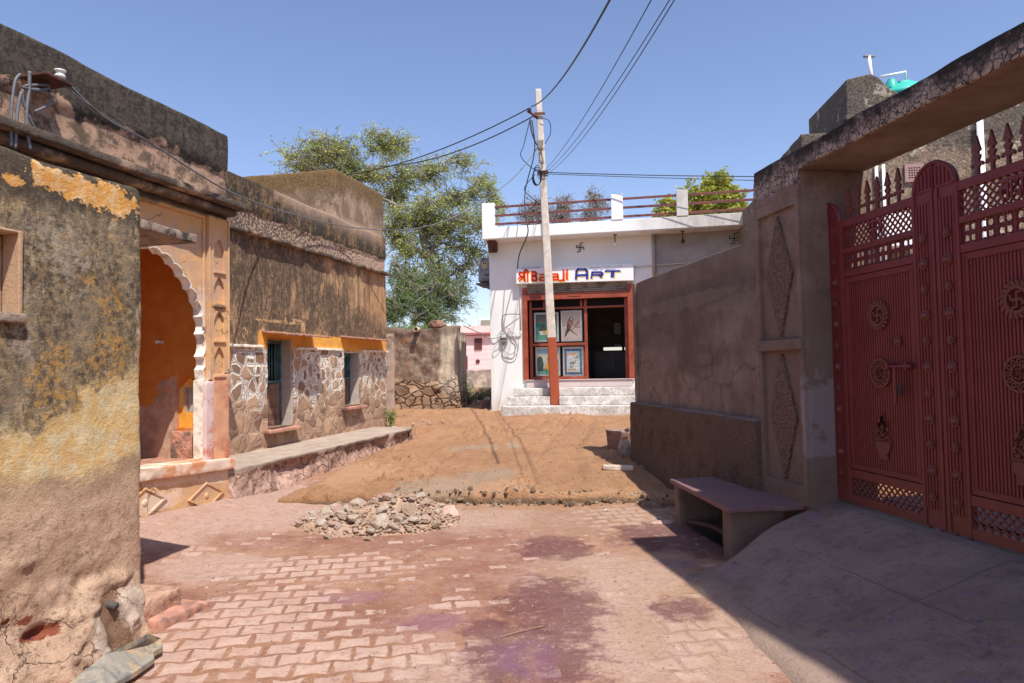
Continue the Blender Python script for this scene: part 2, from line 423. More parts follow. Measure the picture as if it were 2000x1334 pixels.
vio = m.mask(gb([(1030,1290,60,40),(850,1215,70,16),(690,1165,60,12),(1325,1100,40,10)]), 7, 1.1, .3, off=12)*.28
mud = m.mix(m.step(med,.3,.7), A(148,102,78,1.36), A(190,142,112,1.36))
mud = m.mix(m.step(m.noise(14, 5, .7, off=4), .5, .72)*.6, mud, A(160,110,70,KG))
ochr = m.step(m.noise(2.3, 6, .7, off=14), .52, .70)
mud = m.mix(ochr*.5, mud, A(188,142,92,KG))
pink = m.mix(m.step(fine,.3,.7), A(188,150,132,1.48), A(216,184,166,1.48))
base = m.mix(pinkd*.9, mud, pink)
base = m.mix(brown*.7*(1-pinkd*.5), base, m.mix(fine, A(128,82,66,1.42), A(168,112,90,1.42)))
tcol = m.mix(m.step(m.noise(3.5,4,.6,off=21),.35,.65), A(222,190,172,1.4), A(200,166,150,1.4))
tcol = m.mix(m.step(fine, .4, .75)*.4, tcol, A(190,140,110,KG))
tcol = m.mix(tone*.25, tcol, A(200,150,128,KG))
c = m.mix(tile, base, tcol)
grout = (1-m.step(prof, .0, .18))*m.step(pinkd*.35+cl+(med-.5), .35, .9)*.28
px_, py_, pz_ = m.xyz()
trk = m.noise(3.0,5,.65, vec=m.sc((2.2,.35,1), m.warp(.8,.5)), off=61)
sand = m.step(m.blobs(gb([(1200,1010,200,60),(1330,1160,110,120),(1250,1240,60,60),(1060,1010,150,40),(1120,1120,60,60),(1420,1300,60,60)]))+(trk-.5)*2.2+(med-.5)*1.2, -.1, .5)
c = m.mix(sand*.5, c, m.mix(fine, A(178,140,108,KG), A(210,178,146,KG)))
spill = m.step(py_+(med-.5)*1.1+(big-.5)*.8, 7.55, 8.0)*m.step(px_, -1.2,-.4); c = m.mix(spill*.8, c, m.mix(fine, A(160,112,76,KG), A(205,158,116,KG)))
dst = m.step(m.noise(2.6,6,.72,off=121),.42,.64)*.34; c = m.mix(dst, c, m.mix(fine, A(196,152,140,1.4), A(214,178,164,1.4)))
c = m.mix(grout*(1-tile), c, A(128,80,62,KG))
c = m.mix(purp*.78*(1-tile*.3), c, m.mix(med, A(84,40,46,KG), A(138,78,84,KG)))
c = m.mix(vio, c, A(150,95,150,KG)); c = m.mix(mag*m.step(big,.4,.6)*.5, c, A(200,95,140,KG))
c = m.mix(m.step(m.vor(70, out='Distance'), .2, .12)*m.step(m.noise(3,3,.6,off=8),.45,.6)*.5, c, A(95,62,50,KG))
c = m.mix(m.step(m.noise(90,3,.6,off=3),.60,.70)*.5, c, A(222,190,170,KG))
c = m.mix(m.step(m.noise(13,6,.82,off=91),.53,.64)*.42, c, A(122,84,68,KG)); c = m.mix(m.step(m.noise(17,6,.82,off=93),.54,.64)*.38, c, A(222,188,168,KG))
c = m.mix(m.step(m.noise(38,5,.85,off=95),.58,.64)*.5, c, A(104,70,56,KG))
c = m.mix(m.step(m.noise(4,5,.7, vec=m.sc((1.6,.5,1), m.warp(1,.3)), off=97),.52,.66)*.35, c, A(186,140,104,KG))
h = tile*.45 + prof*.15 + med*.6 + fine*.4 + m.noise(18,5,.7,off=51)*.5*(1-tile) + m.noise(120,3,.6)*.2
PAVE = m.out(c, .92, h, .012)
# ---- earth
m = M('earth')
n1 = m.noise(1.4, 6, .65); n2 = m.noise(9, 6, .7, off=4); n3 = m.noise(60, 4, .7, off=9)
st = m.noise(6, 5, .6, vec=m.sc((1.6,.25,1), m.warp(1.2,.4)), off=6)
c = m.mix(m.step(n1,.35,.65), A(178,122,78,1.22), A(202,146,98,1.22))
c = m.mix(m.step(st,.45,.7)*.5, c, A(158,104,64,1.22)); c = m.mix(m.step(n2,.52,.72)*.55, c, A(140,92,60,1.22))
c = m.mix(m.mask(gb([(700,925,75,16),(1120,960,200,12),(930,945,120,10)],.2), 5, .8, .25)*.7, c, A(216,164,122,1.22))
c = m.mix(m.mask(gb([(860,938,75,12),(925,884,45,4),(1003,884,14,4),(800,944,26,8),(950,925,60,8)],.22), 9, 1.3, .3)*.6, c, A(176,160,140,1.22))
c = m.mix(m.step(m.noise(22,5,.7,off=8),.62,.70)*.6, c, A(105,68,44,1.22))
z = m.xyz()
c = m.mix(m.step(z[2], .11, .02)*m.step(z[1], 8.7, 8.3), c, m.mix(n2, A(92,72,52,1.22), A(150,120,88,1.22)))
c = m.mix(m.step(n3,.60,.72)*.4, c, A(228,192,156,1.22)); c = m.mix(.18, c, A(206,178,150,1.1))
c = m.mix(m.step(m.noise(13,6,.8,off=28),.60,.66)*.55, c, A(120,76,50,1.22))
EARTH = m.out(c, .95, n2*.9+n3*.5+m.noise(26,5,.75,off=2)*1.0, .04)
# ---- ramp concrete
m = M('ramp_concrete')
n1 = m.noise(1.6, 6, .65); n2 = m.noise(10, 6, .72, off=4); n3 = m.noise(70, 4, .7, off=9)
c = m.mix(m.step(n1,.35,.65), A(176,150,134,2.1), A(205,178,160,2.1))
c = m.mix(m.step(n2,.5,.7)*.5, c, A(138,112,96,2.1))
x = m.xyz()
lines_ = m.math('ABSOLUTE', m.math('FRACT', (x[0]+(m.noise(3,2)-.5)*.06)*(1/.95))-.5)
lin2 = m.math('ABSOLUTE', m.math('FRACT', (x[1]+.12+(m.noise(3,2,off=2)-.5)*.05)*(1/.62))-.5)
crk = m.math('MAXIMUM', m.step(lines_, .010, .004), m.step(lin2, .012, .005))*m.step(m.noise(2,3,.6,off=5),.4,.55)
c = m.mix(crk*.22, c, A(96,72,62,2.1))
c = m.mix(m.step(m.noise(4.5,6,.75,off=12),.50,.72)*.5, c, A(120,96,86,2.1))
c = m.mix(m.step(m.noise(3.3,6,.75,off=22),.54,.66)*.6, c, A(176,128,160,1.7))
c = m.mix(m.step(m.noise(11,5,.75,off=27),.64,.68)*.8, c, A(175,85,145,2.1))
c = m.mix(m.step(m.noise(9,5,.75,off=33),.65,.68)*.8, c, A(95,80,160,2.1))
c = m.mix(m.step(x[1], -.95, -1.25)*.7, c, A(232,196,172,2.1))
c = m.mix(m.step(m.noise(30,6,.85,off=61),.54,.62)*.4, c, A(110,88,78,2.3)); c = m.mix(m.step(m.noise(24,6,.85,off=63),.58,.64)*.45, c, A(226,206,190,2.0))
RAMP = m.out(c, .85, n2*.6+n3*.4+m.noise(28,5,.8,off=5)*.5-crk*.5, .012)
# ---- lay the ground
tag(sheet(np.r_[np.linspace(-9,-4,30), np.arange(-3.95,3.2,.03), np.linspace(3.3,9,20)], np.r_[np.linspace(-9,2.1,40), np.arange(2.15,8.6,.03), np.arange(8.7,17,.15)], street_z).build('street_paving', PAVE, smooth=True), kind='structure')
xs = np.r_[np.linspace(-30,-5,25), np.linspace(-4.8,-2.9,14), np.arange(-2.8,2.9,.028), np.linspace(3,30,30)]
vv = np.r_[0, .0, .012, .03, .05, np.arange(.075,2.6,.03), np.arange(2.65,11,.08), np.linspace(11.3,60,40)]
Xg, Vg = np.meshgrid(xs, vv); E0 = edge_y(Xg); Yg = E0+Vg
Zg = dirt_z(Xg, Yg)
# left edge: the earth leaves a strip beside the raised footpath
Zg[0] = -.08; Yg[1] = E0[1]+.02; Zg[1] = dirt_z(Xg[1], Yg[1])*.45
pe = plat_edge(Yg)+.62 - np.clip((Yg-8.2)*.07, 0, .40)
Zg = Zg - .16*(1-sm(-.09+fbm(np.stack([Xg,Yg,Xg*0],-1),3,3,4)*.1, .06, Xg-pe))*(Yg < 14.2)
for (tx, a) in ((-1.0,.07),(-.35,.06),(.45,.06),(1.0,.05)):      # wheel ruts
    cx = tx+(Yg-8)*.07+.25*np.sin(Yg*.5); Zg -= a*np.exp(-((Xg-cx)/.09)**2)*(Yg > 8.6)*(Yg < 15.5)*fbm(np.stack([Xg*0,Yg,Xg*0+tx],-1),1.2,2,8)
mb = MB(); n_, m_ = Xg.shape; mb.v = np.stack([Xg, Yg, Zg], -1).reshape(-1,3).tolist(); ii = np.arange(n_*m_).reshape(n_, m_)
mb.f = [tuple(q) for q in np.stack([ii[:-1,:-1], ii[:-1,1:], ii[1:,1:], ii[1:,:-1]], -1).reshape(-1,4).tolist()]
tag(mb.build('earth_road', EARTH, smooth=True), kind='structure')
far = MB(); far.add([(-2500,-300,-.5),(2500,-300,-.5),(2500,4000,-.5),(-2500,4000,-.5)], [(0,1,2,3)])
tag(far.build('ground', simple('far_earth', (.34,.24,.15), scale=.2, bump=0)), kind='structure')
# ramp up to the gate (wall axes: s to the right = towards the camera, y away from the street)
def ramp():
    ss = np.arange(.2, 6.5, .03); ys = np.arange(-1.45, .62, .03); Sg, Yy = np.meshgrid(ss, ys)
    p = np.stack([Sg, Yy, Sg*0], -1)
    toe = -1.28+.10*np.sin(Sg*1.3)+(fbm(p, 2, 3, 4)-.5)*.12
    t = np.clip((Yy-toe)/(.16-toe), 0, 1); Z = .475*(t**.9)*(1-.0*Sg)
    Z = np.where(Yy > .16, .475+(Yy-.16)*.05, Z)
    # far end falls away in a rounded shoulder beside the bench and the drain
    e = .36+.22*sm(-.1,-1.0,Yy)
    fall = sm(e, e+.34+.3*sm(-.3,-1.2,Yy), Sg); Z = Z*fall**.8 - .02*(1-fall) - .04*(1-sm(0,.06,t))
    Z = Z + (fbm(p, 1.5, 4, 8)-.5)*.02+(fbm(p, 12, 3, 18)-.5)*.004
    n, k = Sg.shape; mb = MB(); mb.v = np.stack([Sg, Yy, Z], -1).reshape(-1,3).tolist(); i = np.arange(n*k).reshape(n,k)
    mb.f = [tuple(q) for q in np.stack([i[:-1,:-1], i[:-1,1:], i[1:,1:], i[1:,:-1]], -1).reshape(-1,4).tolist()]
    return mb.build('ramp', RAMP, fr=R, smooth=True)
tag(ramp(), kind='structure')
# ------------------------------------------------------------------ wall materials
DK = A(62,54,46,KL); OCH = A(226,164,84,KL)
# near-left house
m = M('near_plaster'); x, y, z = m.xyz()
g = m.noise(7,7,.72); g2 = m.noise(2.2,6,.65,off=4); f = m.noise(45,5,.75,off=6); ff = m.noise(160,3,.7,off=2)
low = m.mix(m.step(g2,.35,.65), A(172,141,118,.85), A(200,170,144,.85)); low = m.mix(m.step(m.noise(20,6,.78,off=83),.5,.62)*.55, low, A(128,100,80,KL)); low = m.mix(m.step(m.noise(28,6,.78,off=85),.56,.66)*.5, low, A(212,186,158,KL))
och = m.step(m.noise(3,6,.7,off=11),.48,.62)
mid = m.mix(m.step(g,.38,.6), A(192,164,120,KL), A(154,130,98,KL))
c = m.mix(m.step(z+(g2-.5)*1.1+(g-.5)*.5, .75, 1.35), low, mid)
band = m.mask(wb(LN, [(110,870,150,60),(190,840,120,70),(60,900,80,30),(230,800,60,60)]), 5, 1.0, .35, off=5)
c = m.mix(band*.6, c, m.mix(m.step(m.noise(12,6,.75,off=87),.4,.6), A(224,184,112,.85), A(232,210,168,.85)))
dark = m.mask(wb(LN, [(60,640,170,150),(110,470,130,90),(190,560,110,110),(40,760,110,80),(160,400,160,60),(120,320,230,40),(220,640,50,110),(250,450,40,60),(60,540,150,100),(170,700,70,60)]), 5.5, 1.15, .16, off=3, detail=7)
c = m.mix(dark*m.step(m.noise(22,6,.78,off=75),.36,.60,.30,.92), c, m.mix(m.step(m.noise(7,6,.78,vec=m.sc((1,1,.4)),off=101),.42,.58), A(54,49,44,KL), A(120,108,92,KL)))
c = m.mix(m.step(m.noise(30,6,.8,off=77),.55,.66)*.45*m.step(z,.9,1.3), c, A(78,68,58,KL))
c = m.mix(m.step(m.noise(10,6,.8,vec=m.sc((1,1,.45)),off=103),.57,.66)*.55*m.step(z,1.1,1.5), c, A(204,186,150,KL))
grey = m.mask(wb(LN, [(120,470,60,50),(50,660,30,70),(150,500,40,60),(40,560,20,60)]), 14, 1.4, .15, off=13, detail=6)
c = m.mix(grey*.6*m.step(m.noise(16,6,.75,off=73),.46,.58), c, A(176,164,146,KL))
yel = m.mask(wb(LN, [(120,700,30,35),(215,700,35,55),(110,790,40,30),(170,545,20,12),(95,735,30,25),(215,590,25,35)]), 12, 1.5, .2, off=23, detail=6)
c = m.mix(yel*.5*m.step(m.noise(24,5,.75,off=71),.46,.56), c, A(204,150,60,KL))
topd = m.step(z+(g-.5)*.16, 2.50, 2.60)
c = m.mix(topd*.9, c, m.mix(m.step(f,.35,.65), A(52,46,39,KL), A(92,80,64,KL)))
pat = m.mask(wb(LN, [(150,368,75,24),(215,388,52,30),(72,322,16,12),(100,352,30,18),(25,350,18,10)]), 15, 1.3, .08, off=17, detail=7)
c = m.mix(pat, c, m.mix(m.step(m.noise(14,5,.6),.4,.65), A(222,160,76,KL), A(228,190,140,KL)))
c = m.mix(m.step(m.noise(110,4,.8,off=9),.60,.68)*.5, c, A(58,50,42,KL))
c = m.mix(m.step(m.noise(75,4,.8,off=19),.62,.70)*.4, c, A(214,196,164,KL))
bw = m.mask(wb(LN, [(235,1060,70,60),(30,1150,60,60),(120,1100,70,30)]), 5, 1, .4, off=8); c = m.mix(bw*.35, c, A(150,116,90,KL))
ck = m.vor(2.6, 'DISTANCE_TO_EDGE', m.warp(5, .28, 4)); crk = m.step(ck, .012, .003)*m.step(z+(g2-.5)*.4, .62, .38)
crk = crk*m.step(m.noise(3,4,.7,off=99),.42,.58); c = m.mix(crk*.85, c, A(88,66,52,KL))
brk = m.mask(wb(LN, [(40,1212,16,9),(75,1235,40,12),(5,1215,10,5)]), 13, 1.1, .1, off=8); c = m.mix(brk, c, m.mix(f, A(168,84,58,KL), A(96,60,44,KL)))
wet = m.mask(wb(LN, [(200,1225,24,70),(190,1275,40,40)]), 10, .35, .12, off=28); c = m.mix(wet*.85, c, m.mix(f, A(84,66,52,KL), A(132,92,66,KL)))
eff = m.mask(wb(LN, [(245,1180,30,40),(170,1240,14,50)]), 8, .6, .2, off=38); c = m.mix(eff*.6, c, A(206,190,174,KL))
pits = m.step(m.noise(26,4,.7,off=31), .60, .70)*m.step(z, 1.25, .6)
h = g*.4+f*.5+ff*.25+m.noise(18,5,.75,off=79)*.35-crk*1.4-pits*.5-m.step(pat,0,1)*.15
NEARP = m.out(c, .95, h, .024)
# arched porch: pinkish ochre plaster, dark above
m = M('porch_plaster'); x, y, z = m.xyz()
g = m.noise(6,6,.7); g2 = m.noise(2,5,.65,off=4); f = m.noise(50,5,.75,off=6)
c = m.mix(m.step(g2,.35,.65), A(216,172,124,KL), A(192,154,124,KL)); c = m.mix(m.step(g,.5,.68)*.6, c, A(228,170,96,KL))
c = m.mix(m.step(z+(g-.5)*.4,3.15,3.35)*.7, c, A(214,160,90,KL))
pk = m.mask(wb(LA, [(425,830,30,90),(410,860,30,70),(300,930,60,15)]), 9, 1.2, .25, off=5); c = m.mix(pk*.6, c, A(210,152,124,KL))
wt = m.mask(wb(LA, [(400,810,12,90),(425,925,40,18),(350,930,60,14),(300,980,50,20),(395,640,10,70)]), 9, 1.0, .25, off=15); c = m.mix(wt*.6, c, A(226,206,190,KL))
c = m.mix(m.step(m.noise(14,6,.78,off=61),.54,.66)*.35, c, A(172,122,90,KL))
c = m.mix(m.step(z+(g-.5)*.12, 3.40, 3.47), c, m.mix(m.step(f,.4,.62), A(56,49,42,KL), A(100,84,66,KL)))
band = m.step(z+(g-.5)*.10, 3.70,3.73)*m.step(z+(g2-.5)*.5+(g-.5)*.22, 4.05, 4.01)
c = m.mix(band, c, m.mix(m.step(g,.42,.6), A(176,142,118,KL), A(100,82,66,KL)))
c = m.mix(m.step(z+(g2-.5)*.5+(g-.5)*.22, 4.01, 4.05), c, m.mix(m.step(m.noise(17,6,.8,off=63),.40,.62), A(40,36,32,KL), A(84,73,60,KL)))
c = m.mix(m.step(m.noise(80,4,.8,off=9),.6,.7)*.35, c, A(70,58,46,KL))
c = m.mix(m.mask(wb(LA, [(427,600,12,6),(350,395,60,8),(290,380,30,14)]), 14, .8, .2)*.6, c, A(80,66,52,KL))
ck = m.vor(1.7, 'DISTANCE_TO_EDGE', m.warp(4, .3, 4)); crk = m.step(ck, .008, .002)*m.step(m.noise(2.4,4,.7,off=55),.50,.60); c = m.mix(crk*.6, c, A(80,60,46,KL))
PORCH = m.out(c, .95, g*.5+f*.4-crk-band*.3, .012)
m = M('orange_limewash'); x, y, z = m.xyz()
g = m.noise(5,6,.7); f = m.noise(50,4,.7,off=6)
c = m.mix(m.step(g,.35,.7), A(222,128,44,1.2), A(232,150,64,1.2))
sk = m.step(z+(m.noise(3,6,.7,off=8)-.5)*.7+(y-.9)*.9, 1.42, 1.36)*m.step(y,.60,.66); c = m.mix(sk, c, m.mix(m.step(g,.4,.62), A(168,134,112,KL), A(196,160,136,KL)))
pe = m.step(m.noise(2.6,6,.6,off=3),.56,.60)*m.step(z,2.0,1.6); c = m.mix(pe*.8, c, A(206,138,100,KL))
c = m.mix(m.step(m.noise(9,5,.7,off=33),.68,.70), c, A(100,100,100,KL))
ORANGE = m.out(c, .9, g*.4+f*.3, .01)
# long facade: brown weathered plaster over painted rubble
m = M('facade'); x, y, z = m.xyz()
g = m.noise(5,6,.7); g2 = m.noise(1.3,5,.65,off=4); f = m.noise(42,5,.75,off=6)
stv = m.noise(3.2,7,.72, vec=m.sc((1,1,.28), m.warp(1.5,.25)), off=7); st2 = m.noise(9,6,.72, vec=m.sc((1,1,.13)), off=17)
c = m.mix(m.step(stv,.40,.60), A(116,92,70,KL), A(190,152,112,KL)); c = m.mix(m.step(st2,.48,.60)*.6, c, A(84,66,50,KL)); st3 = m.noise(24,6,.8, vec=m.sc((1,1,.55)), off=27); c = m.mix(m.step(st3,.50,.62)*.6, c, A(70,58,46,KL)); c = m.mix(m.step(st3,.46,.36)*.5, c, A(210,172,128,KL))
c = m.mix(m.step(x+(g2-.5)*2.4, -1.9, .1)*.8, c, m.mix(m.step(st2,.4,.6), A(196,150,108,KL), A(158,120,84,KL)))
dk = m.mask(wb(LB, [(500,560,70,110),(480,480,50,50),(560,635,80,26),(700,640,60,30),(545,520,60,60),(640,600,40,40),(610,560,20,90)]), 3.5, 1.2, .4, off=5)
c = m.mix(dk*m.step(st3,.40,.56,.45,.92), c, m.mix(f, A(54,47,41,KL), A(92,75,58,KL)))
c = m.mix(m.mask(wb(LB, [(545,628,44,3),(513,640,4,16),(592,640,4,16),(570,625,20,3),(478,650,5,10)]), 14, .9, .15)*m.step(m.noise(9,5,.7,off=81),.42,.54)*.8, c, A(206,168,118,KL))
# yellow strip
ys = m.step(z+(g-.5)*.16, 2.24, 2.20)*m.step(x, -4.62, -4.5)
c = m.mix(ys, c, m.mix(m.step(g,.4,.7), A(232,166,74,KL), A(214,146,66,KL)))
# rough band and parapet
rb_ = m.step(z, 3.66, 3.69)*m.step(z+(m.noise(3,6,.7,off=21)-.5)*.22, 3.98, 3.95)
c = m.mix(rb_, c, m.mix(m.step(m.noise(22,5,.7,off=4)+(x+2.4)*.02,.42,.56), A(92,78,66,KL), A(196,164,140,KL)))
pr = m.step(z+(m.noise(3,6,.7,off=21)-.5)*.22, 3.95, 3.98)
c = m.mix(pr, c, m.mix(m.step(st3+(stv-.5)*.8,.44,.66), A(52,45,38,KL), A(138,108,74,KL)))
c = m.mix(pr*m.step(z,4.36,4.42)*.6, c, A(70,58,44,KL))
pk = m.mask(wb(LB, [(700,440,50,70),(610,430,40,24),(600,400,50,30)]), 4, .9, .35, off=9)*m.step(z, 4.1,4.5); c = m.mix(pk*.8, c, A(180,152,130,KL))
c = m.mix(m.step(z, 4.45,4.55)*m.step(m.noise(3,6,.75,vec=m.sc((1,1,.5)),off=111),.40,.55)*.75, c, m.mix(m.step(f,.35,.6), A(70,60,48,KL), A(128,104,74,KL)))
c = m.mix(m.step(z+(g-.5)*.7,4.85,5.15)*.9, c, m.mix(m.step(f,.35,.6), A(66,56,42,KL), A(132,102,60,KL)))
# rubble below
wv = m.warp(3.4, .16, 2); ed = m.vor(5.2,'DISTANCE_TO_EDGE', wv); cid = m.vor(5.2,'F1', wv, 'Color')
sz = m.vm('DOT_PRODUCT', cid, (.6,.4,0)); stonec = m.mix(m.step(sz,.2,.8), A(138,108,88,KL), A(186,152,124,KL)); stonec = m.mix(m.step(f,.4,.7)*.4, stonec, A(110,84,66,KL))
white = m.step(ed+(m.noise(16,6,.78,off=3)-.5)*.16+(sz-.5)*.08, .140, .105)
hi = m.step(z+(m.noise(2.4,5,.7,off=6)-.5)*1.5, .95, 1.30)
wcol = m.mix(m.step(m.noise(20,5,.7),.4,.62), A(244,236,226,KL), A(206,188,172,KL))
mort = m.mix(hi, m.mix(m.step(g,.35,.65), A(176,144,120,KL), A(200,174,152,KL)), wcol)
wfall = m.step(ed+(m.noise(20,5,.7,off=91)-.5)*.05, .055, .03); rub = m.mix(m.mix(hi, wfall, white), stonec, mort)
rub = m.mix(m.step(ed, .028, .012)*(1-hi*.55), rub, A(216,190,166,KL))
rub = m.mix(m.step(m.math('ABSOLUTE', ed-.036), .012,.004)*.6, rub, A(110,84,66,KL))
rub = m.mix(m.step(z+(g-.5)*.3, .75,.5)*.5, rub, A(168,132,108,KL))
isr = m.step(z, 1.975, 1.965); c = m.mix(isr, c, rub)
rid = m.step(ed, .034, .010)
h = m.mix(isr, g*.4+f*.5+st3*.3+rb_*(m.noise(30,4,.7)-.7)*1.6, rid*1.2+m.step(ed,.02,.2)*.6+f*.6+g*.4)
FACADE = m.out(c, .95, h, .018)
# upper block side keeps the same look; whitewashed string course
WHT = simple('whitewashed_stone', A(236,226,212,KL), .12, 14, .9, dirt=A(190,172,154,KL), dscale=9)
STONE = simple('grey_stone_slab', A(150,132,118,KL), .2, 9, .9, bs=40, dist=.006, dirt=A(66,58,52,KL), dscale=9)
PKST = simple('red_sandstone_slab', A(176,128,108,KL), .2, 9, .9, bs=40, dist=.005, dirt=A(110,86,76,KL), dscale=5)
CORN = simple('weathered_cornice', A(84,72,62,KL), .3, 12, .95, bs=40, dist=.01, dirt=A(160,136,114,KL), dscale=3)
BRNW = simple('old_brown_wood', A(98,70,56,KL), .3, 9, .85, dirt=A(132,102,84,KL))
TEAL = simple('teal_painted_bars', A(60,104,112,.8), .25, 20, .6, dirt=A(60,56,50,KL), dscale=8)
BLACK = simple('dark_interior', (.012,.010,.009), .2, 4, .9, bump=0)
GREYJ = simple('pale_grey_jamb', A(180,168,158,KL), .12, 9, .9)
IRON = simple('rusty_iron', A(92,52,38,.9), .35, 22, .8, dirt=A(50,34,28,.9))
CABLE = simple('grey_cable', A(92,94,98,.8), .15, 30, .55, bump=0)
BCAB = simple('black_cable', (.012,.012,.013), .2, 30, .5, bump=0)
CERAM = simple('white_porcelain', A(222,220,212,.9), .08, 30, .25, bump=0)
# ------------------------------------------------------------------ near-left house
house = thing('plaster_house', 'weathered plaster house nearest the camera on the left, blackened with mould and ochre patches', 'house', LN)
ws0, wz1 = LN.pix(35,458); wz0 = LN.pix(35,612)[1]
def lnf(p):
    x, y, z = p[:,0], p[:,1], p[:,2]
    fl = np.clip((.50-z)/.5, 0, 1.4)
    fr = (y < .3)
    q = np.stack([x, x*0, z], -1)
    p[:,1] -= fr*(fl**1.6*(.05+.12*fbm(q, 2.5, 3, 3)))*np.clip(.25-x*2.2,.15,1)
    # broken swellings low on the wall
    cell = fbm(q, 4.5, 3, 44); p[:,1] -= fr*np.clip(.75-z,0,.5)*np.clip(cell-.5, 0, 1)*.35
    p[:,1] += fr*((fbm(q, 1.2, 3, 61)-.5)*.03) + fr*(fbm(q, 13, 4, 71, .65)-.5)*.035*np.clip(1.05-z, 0, .8) - fr*np.clip(fbm(q*np.array([1,1,2.2]), 5, 3, 81)-.56, 0, 1)*.22*np.clip(.9-z, 0, .8)
    # hollow where plaster has dropped off
    for (cx, cy, rx, ry, dp) in ((75,1235,42,16,.07),(200,1240,20,60,.05),(160,1130,22,26,.02)):
        a, b = LN.pix(cx, cy); ra = abs(LN.pix(cx+rx,cy)[0]-a); rb2 = abs(LN.pix(cx,cy+ry)[1]-b)
        p[:,1] += fr*dp*np.exp(-(((x-a)/ra)**2+((z-b)/rb2)**2)*1.2)
    p[:,2] += (z > 2.6)*(fbm(q, 1.6, 4, 9)-.5)*.10
    p[:,0] += (x > -.1)*(fbm(np.stack([y*0,y,z],-1), 2, 4, 19)-.5)*.05*(y < .4)
    return p
mb = rbox(-1.6, 0, 0, 2.15, -.25, 2.80, res=.02, r=.035, amp=.006, freq=11, resy=.2, holes=[(ws0-.55, ws0, wz0, wz1)], depth=.16, fn=lnf, seed=4)
o = mb.build('wall', NEARP, house, smooth=True)
mb = rbox(-6, -1.6, 0, 2.15, -.25, 2.80, res=.15, r=.03, amp=.008, freq=4, fn=lnf); o = mb.build('wall', NEARP, house, smooth=True)
fr_ = MB(); x0, x1, z0, z1 = ws0-.55, ws0, wz0, wz1
wn = MB().box(x0, x0+.05, .10, .15, z0, z1).box(x1-.05, x1, .10, .15, z0, z1).box(x0+.05, x1-.05, .10, .15, z0, z0+.05).box(x0+.05, x1-.05, .10, .15, z1-.05, z1)
wo = wn.build('window', simple('orange_window_frame', A(190,150,120,1.3), .15, 12, dirt=A(205,176,146,1.3)), house, bevel=.006)
MB().box(x0+.05, x1-.05, .122, .135, z0+.05, z1-.05).build('pane', simple('dusty_grey_pane', A(140,136,134,.7), .15, 7, .35), wo)
rv = MB(); rv.box(x1-.004, x1+.022, -.015, .10, z0-.02, z1+.02); rv.box(x0, x1-.006, -.014, .098, z1, z1+.02)
rv.build('surround', simple('orange_plaster_surround', A(202,164,130,1.3), .15, 14, dirt=A(206,180,150,1.3)), house, bevel=.008)
mb = rbox(x0-.03, x1+.03, -.03, .10, z0-.05, z0-.002, res=.05, r=.008, amp=.004); mb.build('sill', STONE, house, smooth=True)
# canopy slab on the end wall
mb = rbox(0.01, .515, .0, 1.05, 2.545, 2.605, res=.04, r=.008, amp=.006, seed=3)
mb.v = [(a, b, c-.02*a) for a, b, c in mb.v]
mb.build('canopy', STONE, house, smooth=True)
for zz in (2.0,): pass
# spout
p0 = LN.pix(200,1178)
MB().tube([(p0[0], .05, p0[1]), (p0[0], -.10, p0[1]-.01)], .022, 12).build('drain_spout', simple('dark_spout', (.08,.07,.06)), house, smooth=True)
# steps at the foot of the house end
g0 = ground(306,1215); q = LN.loc(g0)
mb = rbox(q[0]-.14, q[0]+.22, q[1]-.02, q[1]+.42, -.15, .17, res=.025, r=.03, amp=.018, freq=5, seed=8)
tag(mb.build('step_block', NEARP if False else simple('rough_mortar', A(198,158,134,KG*.8), .2, 7, .95, bs=30, dist=.012, dirt=A(150,100,84,KG*.8), dscale=6), fr=LN, smooth=True, base=(q[0], q[1], 0)), 'pinkish rendered block at the foot of the near-left house corner, the taller one', 'block')
q2 = LN.loc(ground(360,1205))
mb = rbox(q2[0]-.22, q2[0]+.22, q2[1]-.02, q2[1]+.20, -.1, .055, res=.025, r=.02, amp=.014, freq=6, seed=18)
mb.v = [(a, b, c-max(0, (a-q2[0]))*.10) for a, b, c in mb.v]
tag(mb.build('kerb_stone', PKST, fr=LN, smooth=True, base=(q2[0], q2[1], 0)), 'low reddish stone sloping to the ground just beyond the rendered block', 'stone')
# slate slab lying against the wall foot
sl = [(128,1338),(205,1278),(290,1236),(316,1246),(318,1262),(300,1272),(302,1284),(262,1312),(200,1345)]
pts = [ground(a, b, .05+.10*(1 if i in (1,2) else 0)) for i, (a, b) in enumerate(sl)]
base_ = ground(230,1300)
mb = MB(); n = len(pts); up = Vector((0,0,-.035))
mb.add([tuple(p-base_) for p in pts]+[tuple(p+up-base_) for p in pts], [tuple(range(n)), tuple(range(2*n-1,n-1,-1))]+[(i,i+n,(i+1)%n+n,(i+1)%n) for i in range(n)])
m = M('slate'); g = m.noise(7,6,.7, vec=m.sc((1,2.2,1))); f = m.noise(60,4,.7)
c = m.mix(m.step(g,.35,.6), A(112,112,112,1.3), A(164,156,142,1.3)); c = m.mix(m.step(m.noise(5,6,.75,off=4),.5,.6), c, A(196,168,132,1.3))
SLATE = m.out(c, .8, g*.8+f*.3, .008)
o = mb.build('stone_slab', SLATE, bevel=.006); o.location = base_
tag(o, 'broken grey slate slab leaning flat against the foot of the near-left wall', 'slab')
